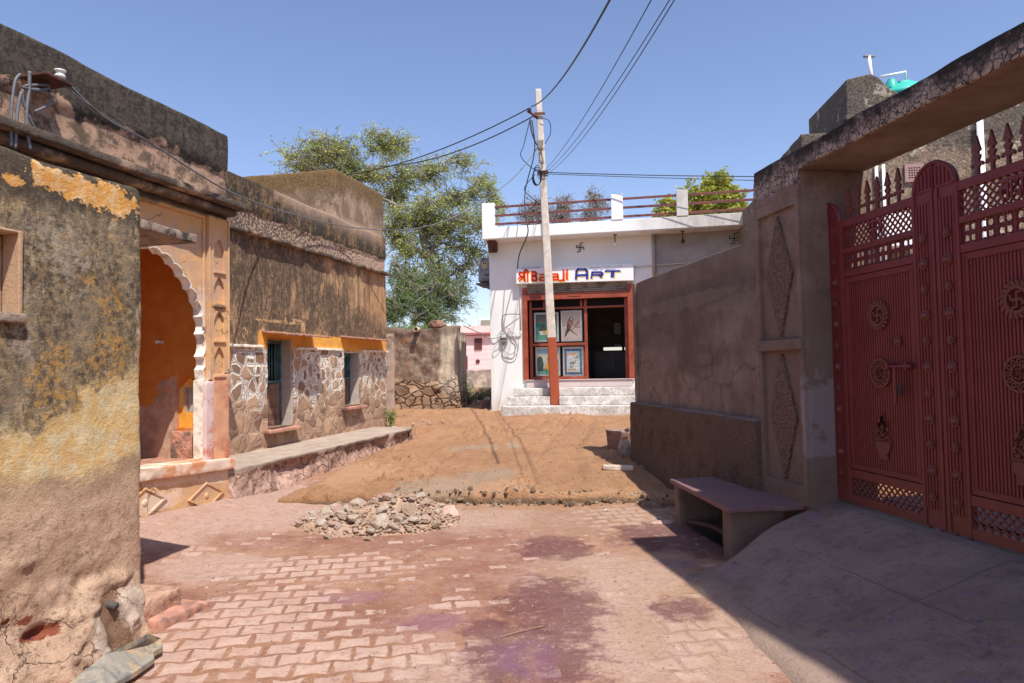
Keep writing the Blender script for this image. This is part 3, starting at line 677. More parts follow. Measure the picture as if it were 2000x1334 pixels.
# ------------------------------------------------------------------ arched porch house
porch = thing('arched_porch', 'pink and ochre plaster building with a scalloped arch, heavy dark cornice and tall black parapet', 'building', LA)
zf = .585; zc = 3.46
def shp(o): o.matrix_local = o.matrix_local @ Matrix(((1,0,0,0),(0,1,0,0),(-.057,0,1,0),(0,0,0,1))) if 0 else o.matrix_local; return o
def shear(mb): mb.v = [(a, b, c-.057*min(a,0)) for a, b, c in mb.v]; return mb
xc = LA.pix(268,480)[0]
cus = [LA.pix(*q) for q in ((272,481),(296,483),(320,493),(344,513),(363,538),(378,562),(391,588),(398,618),(400,652),(400,696))]
half = [(max(cus[0][0], xc+.01), cus[0][1])]
for (p_, q_) in zip(cus[:-1], cus[1:]):
    d_ = Vector((q_[0]-p_[0], q_[1]-p_[1])); n_v = Vector((-d_.y, d_.x))
    for t_ in (.15,.35,.5,.65,.85): w_ = math.sin(math.pi*t_)**.6*.20; half.append((p_[0]+d_.x*t_+n_v.x*w_, p_[1]+d_.y*t_+n_v.y*w_))
    half.append(q_)
half += [LA.pix(*q) for q in ((404,700),(405,716),(401,722),(403,742))]
zsp = half[-1][1]
half.append((half[-1][0]-.03, zsp-.01)); half.append((half[-2][0]-.03, zf+.05))
opening = [(2*xc-a, b) for a, b in half][::-1]+half
opening = opening[::1]
x0 = -4.6
outl = [(x0, zf-.02+.057*4.6), (0, zf-.02), (0, zc+.02), (x0, zc+.02)]
hole = opening
wall = curve2d([outl, hole], .05); wall.move((0,.05+.03,0))
wall.build('arch_wall', PORCH, porch)
# whitewashed lining of the arch
def offs(poly, d):
    n = len(poly); r = []
    for i in range(n):
        a = Vector(poly[max(i-1,0)]); b = Vector(poly[min(i+1,n-1)]); t = (b-a).normalized(); r.append((poly[i][0]-t.y*d, poly[i][1]+t.x*d))
    return r
inn = offs(opening, -.012); lin = MB()
k = len(opening)
for y0_, y1_ in ((.02,.14),):
    vs = [(a, y0_, b) for a, b in opening]+[(a, y1_, b) for a, b in opening]+[(a, y0_, b) for a, b in inn]+[(a, y1_, b) for a, b in inn]
    fs = []
    for i in range(k-1):
        fs += [(i+2*k, i+3*k, i+1+3*k, i+1+2*k), (i, i+2*k, i+1+2*k, i+1), (i+k, i+1+k, i+1+3*k, i+3*k)]
    lin.add(vs, fs)
lin.build('arch_lining', WHT, porch)
# pilaster front with four small niches, and the framing round the arch
nx0, nx1 = LA.pix(418,500)[0], LA.pix(438,500)[0]
def niche(z0, z1, a=nx0, b=nx1):
    w = b-a; c = (a+b)/2; zs = z1-w*.75
    return [(a, z0), (b, z0), (b, zs), (b-w*.14, zs+w*.34), (c+w*.12, z1-w*.08), (c, z1), (c-w*.12, z1-w*.08), (a+w*.14, zs+w*.34), (a, zs)]
nz = [(LA.pix(428,b)[1], LA.pix(428,a)[1]) for a, b in ((467,528),(540,593),(606,662),(677,730))]
pil0 = LA.pix(406,500)[0]
pil = curve2d([[(pil0, zsp-.02), (-.0, zsp+.1), (-.0, zc-.02), (pil0, zc-.02)]]+[niche(a, b) for a, b in nz], .014); pil.move((0,.012,0))
po = pil.build('pilaster', PORCH, porch)
for a, b in nz: MB().box(nx0-.015, nx1+.015, -.022, -.001, a-.045, a-.012).build('niche_shelf', CORN if False else PORCH, po, bevel=.006)
MB().box(-.028, -.004, -.018, -.002, zsp+.12, zc-.03).box(pil0+.004, pil0+.028, -.018, -.002, zsp, zc-.03).build('edge_bead', PORCH, po, bevel=.005)
# low shaft of the arch pier
sx0, sx1 = half[-1][0]-.01, LA.pix(446,800)[0]
mb = rbox(sx0+.004, sx0+.15, -.02, .14, zf, zsp-.02, res=.04, r=.012, amp=.004, seed=2); mb.build('pier_shaft', simple('pink_stained_whitewash', A(214,188,184,KL), .1, 6, dirt=A(196,128,108,KL), dscale=4), porch, smooth=True)
mb = rbox(sx0+.155, -.004, -.008, .02, zf, zsp+.06, res=.04, r=.01, amp=.005, seed=5); mb.build('pier_face', simple('red_stained_plaster', A(208,156,122,KL), .16, 5, dirt=A(190,122,98,KL), dscale=3), porch, smooth=True)
# raised border of the wall panel
bz = LA.pix(340,405)[1]-.02; bx1 = LA.pix(405,450)[0]-.02
MB().box(x0+.1, bx1, .006, .028, bz, bz+.035).box(bx1-.035, bx1, .005, .0275, zsp+.6, bz-.002).build('panel_border', PORCH, porch, bevel=.006)
# cornice, band, parapet
mb = rbox(x0-3, .13, -.20, .35, 3.57, 3.645, res=.05, r=.012, amp=.012, freq=4, seed=31); mb.build('cornice', CORN, porch, smooth=True)
mb = rbox(x0-3, .05, -.09, .30, 3.485, 3.565, res=.06, r=.03, amp=.008, freq=4, seed=32); mb.build('cornice_moulding', CORN, porch, smooth=True)
def parf(p):
    q = np.stack([p[:,0], p[:,0]*0, p[:,2]], -1)
    p[:,2] += (p[:,2] > 4.3)*((fbm(q, .9, 4, 5)-.5)*.09)
    p[:,1] -= (p[:,1] < .1)*.035*sm(3.98, 4.04, p[:,2]+(fbm(q, 1.4, 5, 65)-.5)*.3)
    return p
mb = rbox(x0-3, 0.0, .03, .42, 3.64, 4.475, res=.045, r=.03, amp=.009, freq=6, resy=.12, fn=parf, seed=33); mb.build('parapet', PORCH, porch, smooth=True)
MB().box(x0-3, -.001, .26, .40, -.3, zf-.03).box(x0-3, x0+.02, .03, .26, -.2, 3.56).build('back_wall', PORCH, porch)
# porch room
rm = MB().box(x0, -.02, 1.75, 1.87, .4, 3.55).box(x0, -.02, .135, 1.75, 3.40, 3.50)
rm.build('porch_room', ORANGE, porch)
LAE = FR(LA.P(-.13, 0, 0), 104.1)   # s = minus the depth into the porch        # the porch's end wall, facing the camera
n0, n1_ = LAE.pix(353,780)[0], LAE.pix(386,780)[0]; nb, ntp = LAE.pix(370,806)[1], LAE.pix(370,757)[1]
a0, a1 = LAE.pix(343,800)[0], LAE.pix(391,800)[0]; ac = (a0+a1)/2; at_ = LAE.pix(362,734)[1]; ab = LAE.pix(360,835)[1]
ew = curve2d([[(-1.8, zf-.02), (-.135, zf-.02), (-.135, 3.42), (-1.8, 3.42)], [(a0, ab), (a1, ab), (a1, at_-.16), (ac+.06, at_-.05), (ac, at_), (ac-.06, at_-.05), (a0, at_-.16)]], .03)
ew.move((0,.03,0))
def tofr(mb, f0, f1):          # move a mesh written in one wall's axes into another's
    mm = f1.m.inverted() @ f0.m; mb.v = [tuple(mm @ Vector(q)) for q in mb.v]; return mb
tofr(ew, LAE, LA).build('end_wall', ORANGE, porch)
nb_ = curve2d([[(a0-.05, ab-.05), (a1+.05, ab-.05), (a1+.05, at_+.05), (a0-.05, at_+.05)], [(n0, nb), (n1_, nb), (n1_, ntp), (n0, ntp)]], .006); nb_.move((0,.068,0))
tofr(nb_, LAE, LA).build('niche_back', simple('yellow_limewash', A(232,164,60,KL), .14, 7, dirt=A(216,180,130,KL)), porch)
op = MB().box(n0+.002, n0+.01, .076, .125, nb, ntp).box(n0+.01, n1_, .118, .125, nb, ntp)
tofr(op, LAE, LA).build('niche_opening', GREYJ, porch)
dk_ = MB().box(n0+(n1_-n0)*.5, n1_-.004, .105, .116, nb+.002, ntp-.002)  # plain panel, its dark colour standing in for the shade beyond the opening
tofr(dk_, LAE, LA).build('niche_painted_dark', simple('painted_opening_dark', (.05,.05,.055)), porch)
# bare patches on the end wall
patch = rbox(LAE.pix(340,880)[0]-.02, -.145, -.03, -.002, zf, LAE.pix(350,842)[1], res=.03, r=.01, amp=.014, freq=7, seed=77)
tofr(patch, LAE, LA).build('broken_dado', simple('crumbling_dado', A(190,138,116,KL), .25, 9, .95, bs=25, dist=.02, dirt=A(120,100,88,KL), dscale=5), porch, smooth=True)
# plinth with raised diamonds
mb = rbox(x0, .0, -.02, 1.9, -.25, .45, res=.04, r=.012, amp=.006, freq=5, resy=.3, seed=41)
pl_ = shear(mb).build('plinth', PORCH, porch, smooth=True)
def brkf(p):
    q = np.stack([p[:,0], p[:,0]*0, p[:,2]], -1)
    p[:,1] += (p[:,1] < .02)*.10*np.clip(fbm(q, 2.2, 4, 12)-.60, 0, 1)*4
    return p
mb = rbox(x0, .012, -.075, .25, .453, zf, res=.03, r=.012, amp=.007, freq=5, resy=.1, seed=42, fn=brkf)
shear(mb).build('plinth_band', simple('pale_plinth_band', A(220,196,176,KL), .12, 4, dirt=A(206,140,96,KL), dscale=3), porch, smooth=True)
mb = rbox(x0, -.02, .25, 1.75, .455, zf-.004, res=.12, r=.01, amp=.004); shear(mb).build('porch_floor', PKST, porch, smooth=True)
for cx, cy in ((399,968),(278,982)):
    a, b = LA.pix(cx, cy); hw, hh = .30, .155
    o = MB(); outer = [(a-hw, b), (a, b+hh), (a+hw, b), (a, b-hh)]; inner = [(a-hw*.86, b), (a, b+hh*.86), (a+hw*.86, b), (a, b-hh*.86)]
    d = curve2d([outer, inner], .009); d.move((0,-.034,0)); d.prism(inner, -.031, -.015); dd = d.build('diamond_panel', PORCH, porch)
    MB().lathe((a, -.030, b), [(.038,0),(.034,.006),(.02,.011),(.0,.013)], 16, 'y', close=False).build('boss', PORCH, dd, smooth=True)
# insulator bracket with cables on the porch parapet
ib = LA.loc(LA.P(*[LA.pix(60,158)[0], -.0, LA.pix(60,158)[1]]))
bx, bz_ = ib[0], ib[2]
br_ = thing('cable_bracket', 'rusty iron bracket holding a white insulator and looped grey cables on the dark left parapet', 'bracket', LA, (bx, 0, bz_))
MB().box(-.10,.17,-.27,.02,-.012,.012).build('arm', IRON, br_, bevel=.003)
MB().lathe((.10,-.20,.012), [(.012,0),(.012,.02),(.038,.03),(.042,.05),(.03,.062),(.030,.075),(.045,.085),(.045,.095),(.012,.105)], 18).build('insulator', CERAM, br_, smooth=True)
def lap(px, py, y=-.15): s_, z_ = LA.pix(px, py, y); return (s_-bx, y, z_-bz_)
for k_, (pts_, r_) in enumerate([([lap(40,145),lap(30,158),lap(24,200),lap(22,240),lap(22,286)],.011), ([lap(42,180),lap(36,205),lap(32,245),lap(30,290)],.013),
      ([lap(58,140),lap(57,175),lap(52,220),lap(54,260),lap(59,292)],.014), ([lap(48,168),lap(75,166),lap(95,167),lap(92,174),lap(60,174),lap(45,170)],.011),
      ([lap(62,176),lap(85,178),lap(102,190),lap(95,205),lap(68,218)],.011), ([lap(44,175),lap(46,200),lap(60,235),lap(75,262)],.010)]):
    MB().tube(smooth_path(pts_), r_, 8).build('cable_loop', CABLE, br_, smooth=True)
# ------------------------------------------------------------------ long facade
fac = thing('stone_and_plaster_house', 'long brown stained house with rubble lower wall, two hooded windows and raised roof block', 'house', LB)
W1 = (-4.33, -3.66, .74, 2.11); W2 = (-1.90, -1.30, .94, 1.93)
mb = rbox(-6.3, 0, 0, .45, -.1, 3.66, res=.05, r=.02, amp=.006, freq=6, resy=.15, holes=[W1, W2], depth=.30, seed=51)
def lbf(p):
    q = np.stack([p[:,0], p[:,0]*0, p[:,2]], -1)
    p[:,1] -= (p[:,1] < .1)*(p[:,2] < 1.95)*(fbm(q, 5, 3, 22)-.5)*.05
    p[:,0] += (p[:,0] > -.05)*(fbm(np.stack([q[:,0]*0, p[:,1], p[:,2]],-1), 3, 4, 29)-.5)*.07
    return p
mb.v = [tuple(q) for q in lbf(np.array(mb.v))]
mb.build('wall', FACADE, fac, smooth=True)
def lbp(p):
    q = np.stack([p[:,0], p[:,0]*0, p[:,2]], -1)
    p[:,1] -= (p[:,1] < .12)*.03*sm(3.94, 3.98, p[:,2]+(fbm(q, 1.6, 5, 75)-.5)*.2)
    p[:,2] += (p[:,2] > 4.3)*((fbm(q, .9, 4, 5)-.5)*.07); return p
sb = -2.18
mb = rbox(-6.6, .0, .02, .35, 3.66, 4.44, res=.05, r=.02, amp=.009, freq=7, resy=.15, fn=lbp, seed=52); mb.build('parapet', FACADE, fac, smooth=True)
def blk(p):
    q = np.stack([p[:,0], p[:,1], p[:,0]*0], -1); p[:,2] += (p[:,2] > 5.2)*((fbm(q, .9, 4, 5)-.5)*.08); return p
mb = rbox(sb, -.08, .0, 3.1, 4.30, 5.37, res=.06, r=.03, amp=.010, freq=6, resy=.08, fn=blk, seed=53); mb.build('roof_block', FACADE, fac, smooth=True)
MB().box(-6.25,-.2,.45,6,4.0,4.1).box(-6.2,-.25,5.9,6,-.1,4.0).box(-.25,-.2,.45,6,-.1,4.0).build('rear_walls', FACADE, fac)
def cf(p):
    q = np.stack([p[:,0], p[:,1]*0, p[:,0]*0], -1); p[:,1] += (p[:,1] < -.02)*np.clip(fbm(q, 3, 4, 6)-.55, 0, 1)*.3; return p
mb = rbox(-6.6, .06, -.11, .05, 3.625, 3.675, res=.04, r=.01, amp=.009, freq=6, seed=54, fn=cf); mb.build('cornice', CORN, fac, smooth=True)
for a, b in ((-6.6,-4.48),(-3.55,-2.0),(-1.2,.0)):
    rbox(a, b, -.045, .02, 1.965, 2.005, res=.04, r=.006, amp=.005, freq=9, seed=55).build('string_course', WHT, fac, smooth=True)
for (x0_, x1_, z0_, z1_), hx0, hx1, hz, pr_ in ((W1, -4.47, -3.05, 2.20, .36), (W2, -2.04, -.27, 2.225, .30)):
    wn = MB().box(x0_+.01, x0_+.06, .17, .24, z0_, z1_).box(x1_-.06, x1_-.01, .17, .24, z0_, z1_).box(x0_+.06, x1_-.06, .17, .24, z1_-.06, z1_).box(x0_+.06, x1_-.06, .165, .235, z0_+(z1_-z0_)*.50, z0_+(z1_-z0_)*.50+.04)
    wo = wn.build('window', TEAL, fac, bevel=.004)
    zb = z0_+(z1_-z0_)*.5+.04
    b = MB(); n = 7
    for k in range(n):
        xx = x0_+.06+(x1_-x0_-.12)*(k+.5)/n; b.tube([(xx,.20,zb),(xx,.20,z1_-.06)], .011, 8)
    b.build('bars', TEAL, wo, smooth=True)
    s_ = MB(); n = 5; wdt = (x1_-x0_-.12)/n
    for k in range(n): s_.box(x0_+.06+k*wdt+.003, x0_+.06+(k+1)*wdt-.003, .185+.004*(k%2), .225, z0_+.03, zb-.045)
    s_.box(x0_+.06, x1_-.06, .19, .23, z0_, z0_+.028)
    s_.build('shutter_panel', BRNW, wo, bevel=.003)
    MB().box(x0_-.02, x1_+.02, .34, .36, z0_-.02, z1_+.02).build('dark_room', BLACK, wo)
    for side in (x0_, x1_):
        MB().box(side-.03, side+.03, .0+.003, .30, z0_, z1_).build('jamb', GREYJ, wo) if side == x1_ else None
    def hf(p):
        q = np.stack([p[:,0], p[:,0]*0, p[:,0]*0], -1); p[:,1] += (p[:,1] < -.1)*(fbm(q, 4, 4, 6)-.4)*.12; p[:,2] += p[:,1]*.12; return p
    rbox(hx0, hx1, -pr_, .05, hz, hz+.028, res=.03, r=.004, amp=.006, freq=5, seed=int(hz*100), fn=hf).build('hood', PKST, fac, smooth=True)
    rbox(x0_-.12, x1_+.10, -.13, .17, z0_-.075, z0_-.02, res=.03, r=.01, amp=.006, freq=6, seed=9).build('sill', PKST, fac, smooth=True)
# the little plant and white stone at the corner of the house
# ------------------------------------------------------------------ raised footpath
m = M('footpath'); x, y, z = m.xyz(); g = m.noise(4,6,.7); f = m.noise(50,4,.7,off=3); g3 = m.noise(10,6,.7,off=6)
top = m.mix(m.step(g,.35,.65), A(190,168,150,KG), A(214,194,176,KG)); top = m.mix(m.step(m.noise(3,5,.7,off=9),.55,.7)*.5, top, A(176,142,122,KG))
ed = m.vor(3.6,'DISTANCE_TO_EDGE', m.warp(3,.25,3)); side = m.mix(m.step(g3,.35,.65), A(132,102,86,KL), A(186,152,134,KL)); side = m.mix(m.step(ed,.03,.01)*.7, side, A(84,62,50,KL))
side = m.mix(m.mask([((-2.5,0,.2),(3.5,0,.16))], 7, 1.2, .3)*.5, side, A(214,180,168,KL))
c = m.mix(m.step(z, .385, .395), side, top)
PATHM = m.out(c, .95, g*.3+f*.25+m.mix(m.step(z,.385,.395), g3*1.5-m.step(ed,.03,.01), g*.1), .02)
pth = FR(ground(450,918,.445), 14.1); Lp = 5.78
def pf(p):
    q = np.stack([p[:,0], p[:,0]*0, p[:,2]], -1); q2 = np.stack([p[:,0], p[:,0]*0, p[:,0]*0], -1)
    fr = p[:,1] < .2
    low = p[:,2] < .40
    p[:,1] += fr*low*(.05+ (fbm(q, 3.2, 4, 12)-.5)*.20 - np.clip(.25-p[:,2],0,.4)*.35)
    p[:,1] += fr*(~low)*(fbm(q2, 3.5, 5, 22)-.5)*.10
    p[:,0] -= (p[:,0] > Lp-.2)*(.5*(np.clip(.35-p[:,1],0,.35))**1.2)
    return p
mb = rbox(.01, Lp, 0, 1.0, -.15, .445, res=.035, r=.008, amp=.007, freq=8, resy=.10, fn=pf, seed=61)
tag(mb.build('raised_pavement', PATHM, fr=pth, smooth=True), kind='structure')
# ------------------------------------------------------------------ shop
KS = 1.0
m = M('shop_limewash'); x, y, z = m.xyz(); g = m.noise(2.5,6,.65); f = m.noise(30,4,.7,off=3)
c = m.mix(m.step(g,.3,.7), A(230,231,226,KS), A(238,239,235,KS))
c = m.mix(m.step(z+(m.noise(2,5,.7,off=4)-.5)*.6, .95,.45)*.5, c, A(206,190,172,KS))
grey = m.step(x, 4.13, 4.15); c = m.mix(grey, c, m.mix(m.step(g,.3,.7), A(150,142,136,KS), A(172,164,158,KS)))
c = m.mix(m.step(m.noise(3,6,.75,vec=m.sc((1,1,.2)),off=7),.60,.72)*.15, c, A(190,184,178,KS))
SHOPW = m.out(c, .85, g*.3+f*.2, .008)
m = M('parapet_limewash'); x, y, z = m.xyz(); g = m.noise(2.5,6,.65); f = m.noise(30,4,.7,off=3)
c = m.mix(m.step(g,.3,.7), A(238,238,233,KS), A(245,245,241,KS)); st = m.noise(4,6,.75,vec=m.sc((1,1,.3)),off=7)
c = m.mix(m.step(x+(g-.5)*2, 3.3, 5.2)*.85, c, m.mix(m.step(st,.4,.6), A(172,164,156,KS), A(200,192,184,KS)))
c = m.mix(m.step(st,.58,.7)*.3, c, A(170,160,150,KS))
PARW = m.out(c, .85, g*.3+f*.2, .006)
m = M('worn_step'); g = m.noise(3,6,.7); f = m.noise(18,6,.75,off=4)
c = m.mix(m.step(g,.42,.6), A(200,194,187,1.15), A(236,231,226,1.15)); c = m.mix(m.step(f,.50,.62)*.6, c, A(138,130,124,1.3))
STEPM = m.out(c, .9, g*.3+f*.4, .006)
m = M('terrazzo_sill'); g = m.noise(120,2,.6); c = m.mix(m.step(g,.45,.6), A(214,198,194,KS), A(176,158,156,KS)); TERR = m.out(c, .6)
REDW = simple('red_brown_woodwork', A(164,78,52,1.1), .14, 6, .5, bs=50, dist=.003, dirt=A(140,62,42,1.1))
SHUT = simple('shutter_steel', A(150,140,130,1.0), .12, 8, .45, dirt=A(112,102,92,1.0))
RAILM = simple('maroon_rail_paint', A(112,58,52,.9), .2, 9, .6, dirt=A(84,48,44,.9))
shop = thing('shop', 'white flat-roofed art shop with painted signboard, roll-up shutter opening and roof railing', 'shop', S)
D0 = (.905, 3.60, 1.27, 3.60)
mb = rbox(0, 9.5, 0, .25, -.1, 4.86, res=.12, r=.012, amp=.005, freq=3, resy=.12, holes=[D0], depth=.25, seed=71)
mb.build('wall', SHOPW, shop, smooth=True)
MB().box(0,.2,.252,7,-.1,4.86).box(.2,9.5,6.8,7,-.1,4.86).box(9.3,9.5,.25,6.8,-.1,4.86).build('side_walls', SHOPW, shop)
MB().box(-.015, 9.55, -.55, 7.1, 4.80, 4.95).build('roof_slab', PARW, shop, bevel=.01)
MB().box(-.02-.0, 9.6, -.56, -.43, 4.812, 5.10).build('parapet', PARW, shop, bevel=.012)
MB().box(-.02, .12, -.43, 7.0, 4.955, 5.35).build('side_parapet', PARW, shop, bevel=.01)
for a, b, t in ((-.03,.285,5.71),(3.17,3.45,5.725),(4.70,4.965,5.72),(6.7,6.98,5.72)):
    MB().box(a, b, -.575, -.40, 4.806 if a < 0 else 5.095, t).build('parapet_post', PARW, shop, bevel=.012)
for a, b in ((.285,3.17),(3.45,4.70),(4.965,6.7),(6.98,9.5)):
    for zz in (5.185, 5.40, 5.615):
        rz = zz; MB().box(a-.01, b+.01, -.505, -.475, rz-.028, rz+.028).build('roof_rail', RAILM, shop, bevel=.004)
# door recess: jambs, shutter, glazed front
MB().box(.905-.004,.915,.02,.24,1.28,3.59).build('door_reveal', SHOPW, shop)
fr_ = thing
dj = MB().box(.86,.98,-.05,.02,1.275,3.60).box(3.49,3.62,-.05,.02,1.275,3.66)
for a, b in ((.86,.98),(3.49,3.625)): MB().box(a, b, -.05, .02, 1.275, 3.62).build('shutter_guide', REDW, shop, bevel=.005)
sh = MB()
for k in range(5):
    zc_ = 3.46+k*.046; sh.prismx([(-.015,zc_),(-.035,zc_+.012),(-.035,zc_+.032),(-.015,zc_+.044),(.01,zc_+.044),(.01,zc_)], .98, 3.49)
sho = sh.build('roller_shutter', SHUT, shop)
MB().box(.98,3.49,-.045,.015,3.29,3.455).build('shutter_bottom_bar', REDW, sho, bevel=.008)
MB().box(2.05,2.35,-.058,-.046,3.36,3.385).build('handle', REDW, sho, bevel=.003)
YF = .12
gz = 1.285
fm = MB()
fx = [(1.0,1.075),(2.40,2.475),(3.40,3.489)]
fbar = lambda a,b,c,d,n='frame_bar',yy=(0,0): MB().box(a,b,YF+yy[0],YF+.07+yy[1],c,d).build(n, REDW, shop, bevel=.005)
for a, b in fx: fbar(a, b, gz, 3.28)
fbar(1.0752,2.3998, gz, gz+.07); fbar(1.0752,2.3998, 2.13,2.20); fbar(1.0752,2.3998, 3.06,3.11); fbar(2.4752,3.3998, 3.06,3.11)
for a in (1.36, 2.30): fbar(a, a+.06, 3.1102, 3.28)
gl = M('window_glass'); gl.b.inputs['Base Color'].default_value = (1,1,1,1); gl.b.inputs['Roughness'].default_value = .02; gl.b.inputs['Transmission Weight'].default_value = 1; gl.b.inputs['IOR'].default_value = 1.1
for zc0, zc1 in ((gz+.07,2.13),(2.20,3.06)): MB().box(1.0755,2.3995,YF+.03,YF+.034,zc0,zc1).build('glass_pane', gl.mat, shop)
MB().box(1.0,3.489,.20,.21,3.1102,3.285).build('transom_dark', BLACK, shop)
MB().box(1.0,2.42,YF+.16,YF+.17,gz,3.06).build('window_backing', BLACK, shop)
ob = MB(); ob.prism([(2.28,gz+.07),(2.395,gz+.07),(2.395,1.86),(2.37,2.02),(2.31,2.02)], YF+.10, YF+.12); ob.build('orange_leaf', simple('orange_lacquer', A(214,96,40,.9), .1, 6, .4), shop)
# dim room behind
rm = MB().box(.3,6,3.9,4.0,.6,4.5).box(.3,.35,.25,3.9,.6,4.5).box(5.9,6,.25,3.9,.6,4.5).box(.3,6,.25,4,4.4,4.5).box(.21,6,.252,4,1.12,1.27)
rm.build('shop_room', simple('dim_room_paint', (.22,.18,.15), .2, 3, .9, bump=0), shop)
rnd = random.Random(5)
FRM = simple('dark_picture_frame', (.035,.03,.035), .2, 9, .5, bump=0); MNT = simple('dull_picture_mount', (.75,.7,.62), .2, 5, .8, bump=0)
pk_ = 0
for (a, b, c_, d_) in ((2.9,3.2,2.5,2.95),(3.35,3.9,2.4,3.05),(4.1,4.7,2.45,3.0),(2.9,3.2,1.95,2.3),(3.3,3.6,1.95,2.3),(3.75,4.1,1.9,2.3),(4.25,4.7,1.9,2.35)):
    t = thing('framed_picture', ('%s dark framed picture on the back wall of the dim shop room' % ['upper left','large upper middle','upper right','lower leftmost','lower second','lower third','lower rightmost'][pk_]), 'picture', S, (a, 3.86, c_), 'framed pictures inside the shop'); pk_ += 1
    w_, h_ = b-a, d_-c_
    MB().box(0,w_,-.03,0,0,.05).box(0,w_,-.03,0,h_-.05,h_).box(0,.05,-.03,0,.05,h_-.05).box(w_-.05,w_,-.03,0,.05,h_-.05).build('frame', FRM, t, bevel=.004)
    MB().box(.05,w_-.05,-.015,-.005,.05,h_-.05).build('mount', MNT, t)
ct = thing('shop_counter', 'dark panelled counter with a strip of mirror along its top inside the open doorway', 'counter', S, (2.5, 1.9, 1.28))
MB().box(0,2.2,0,.5,0,.72).build('counter_body', simple('dark_red_counter', (.035,.014,.012), .2, 5, .5, bump=0), ct, bevel=.01)
for k in range(3): MB().box(.12+k*.62,.12+k*.62+.45,-.02,-.001,.12,.6).build('counter_panel', FRM, ct, bevel=.008)
mm = M('mirror'); mm.b.inputs['Base Color'].default_value = (.8,.8,.8,1); mm.b.inputs['Metallic'].default_value = 1; mm.b.inputs['Roughness'].default_value = .08
MB().box(.25,.75,-.0,.02,.745,.83).build('mirror_strip', mm.mat, ct); MB().box(.82,1.75,-.0,.02,.745,.82).build('mirror_strip', mm.mat, ct)
# steps
STP = [(-.06,.93,3.56,1.09,1.262,TERR),(-.36,.66,3.75,.89,1.085,STEPM),(-.66,.56,3.9,.68,.885,STEPM),(-.98,.47,4.1,.2,.675,STEPM)]
for i, (yy, a, b, z0_, z1_, mt) in enumerate(STP):
    if i == 2:
        for a2, b2 in ((a,1.60),(1.83,b)): rbox(a2, b2, yy, -.34, z0_, z1_, res=.05, r=.012, amp=.007, freq=5, seed=80+i).build('step', mt, shop, smooth=True)
        rbox(1.59, 1.84, -.42, -.34, z0_, z1_-.004, res=.05, r=.008, amp=.003).build('step_infill', mt, shop, smooth=True)
    else: rbox(a, b, yy, .0 if i == 0 else (-.02 if i == 1 else -.34), z0_, z1_, res=.05, r=.012 if i else .006, amp=.007 if i else .001, freq=5, seed=80+i).build('step', mt, shop, smooth=True)
MB().box(.90,3.62,-.085,.20,1.264,1.282).build('sill_slab', TERR, shop, bevel=.004)
# swastika marks (auspicious painted signs)
DKP = simple('black_sign_paint', (.02,.018,.016), .1, 8, .8, bump=0)
def swas(cx, cz, r_, wd, y0, y1, flip=1):
    f = flip; q = lambda a, b: (cx+a*r_*f, cz+b*r_)
    return strokes([[q(-.75,.0),q(.75,.0)],[q(0,-.85),q(0,.85)],[q(0,.85),q(.62*1,1.0)],[q(.75,0),q(.85,-.55)],[q(0,-.85),q(-.62,-1.0)],[q(-.75,0),q(-.85,.5)]], wd, y0, y1), q
for cx, cz, r_ in ((2.35,4.58,.115),(6.05,4.60,.135)):
    mb, q = swas(cx, cz, r_, .022, -.010, -.001)
    for a, b in ((-.38,.38),(.38,.38),(-.38,-.38),(.38,-.38)): c_ = q(a, b); mb.lathe((c_[0], -.001, c_[1]), [(.014,0),(.012,.008)], 8, 'y')
    mb.build('painted_swastika', DKP, shop)
# pipes, bulb holders and lamp bracket on the wall
PVC = simple('beige_pvc_pipe', A(206,196,184,KS), .08, 6, .5, bump=0)
MB().tube([(4.15,-.05,4.8),(4.15,-.05,3.75)], .045, 12).build('rainwater_pipe', simple('grey_rain_pipe', A(164,158,152,KS), .1, 6, .6), shop, smooth=True)
MB().tube(smooth_path([(3.66,-.03,4.02),(4.0,-.03,4.03),(5.0,-.03,4.06),(5.06,-.03,4.04),(5.08,-.03,3.9)],3), .012, 8).build('conduit', PVC, shop, smooth=True)
MB().tube([(.80,-.02,3.66),(.80,-.02,2.55)], .014, 8).build('conduit', PVC, shop, smooth=True)
MB().tube([(.80,-.02,2.52),(.80,-.02,2.40),(.50,-.02,2.37)], .014, 8).build('conduit', PVC, shop, smooth=True)
MB().box(5.2,5.8,-.25,-.0,3.98,4.02).build('small_ledge', simple('pale_ledge', A(214,214,214,KS), .08, 6), shop, bevel=.004)
for i, (px, py) in enumerate(((1201,462),(1333,455))):
    a, b = S.pix(px, py, -.3)
    t = thing('bulb_holder', ['white bulb holder on a bracket under the parapet above the sign','brown lamp holder under the parapet over the grey wall'][i], 'lamp holder', S, (a,-.3,4.80), 'lamp holders under the shop parapet')
    MB().box(-.045,.045,-.02,.02,-.025,0).box(-.012,.012,-.012,.012,-.20,-.026).build('bracket', IRON, t, bevel=.003)
    MB().lathe((0,0,-.25), [(.02,-.06),(.045,-.03),(.05,0),(.035,.035),(.022,.05)], 14).build('holder', CERAM if i == 0 else IRON, t, smooth=True)
t = thing('floodlight', 'brown wedge shaped lamp under the left corner of the shop parapet', 'lamp', S, (.17,-.30,4.80))
MB().prismx([(-.17,-.02),(.12,-.02),(.12,-.22),(.0,-.30),(-.08,-.12)], -.11, .11).build('housing', IRON, t, bevel=.008)
MB().box(-.09,.09,-.01,.0,-.24,-.10).rot(.5,'X',(0,0,-.17)).build('lamp_glass', simple('grey_lamp_glass', (.3,.3,.3), .1, 8, .2), t)
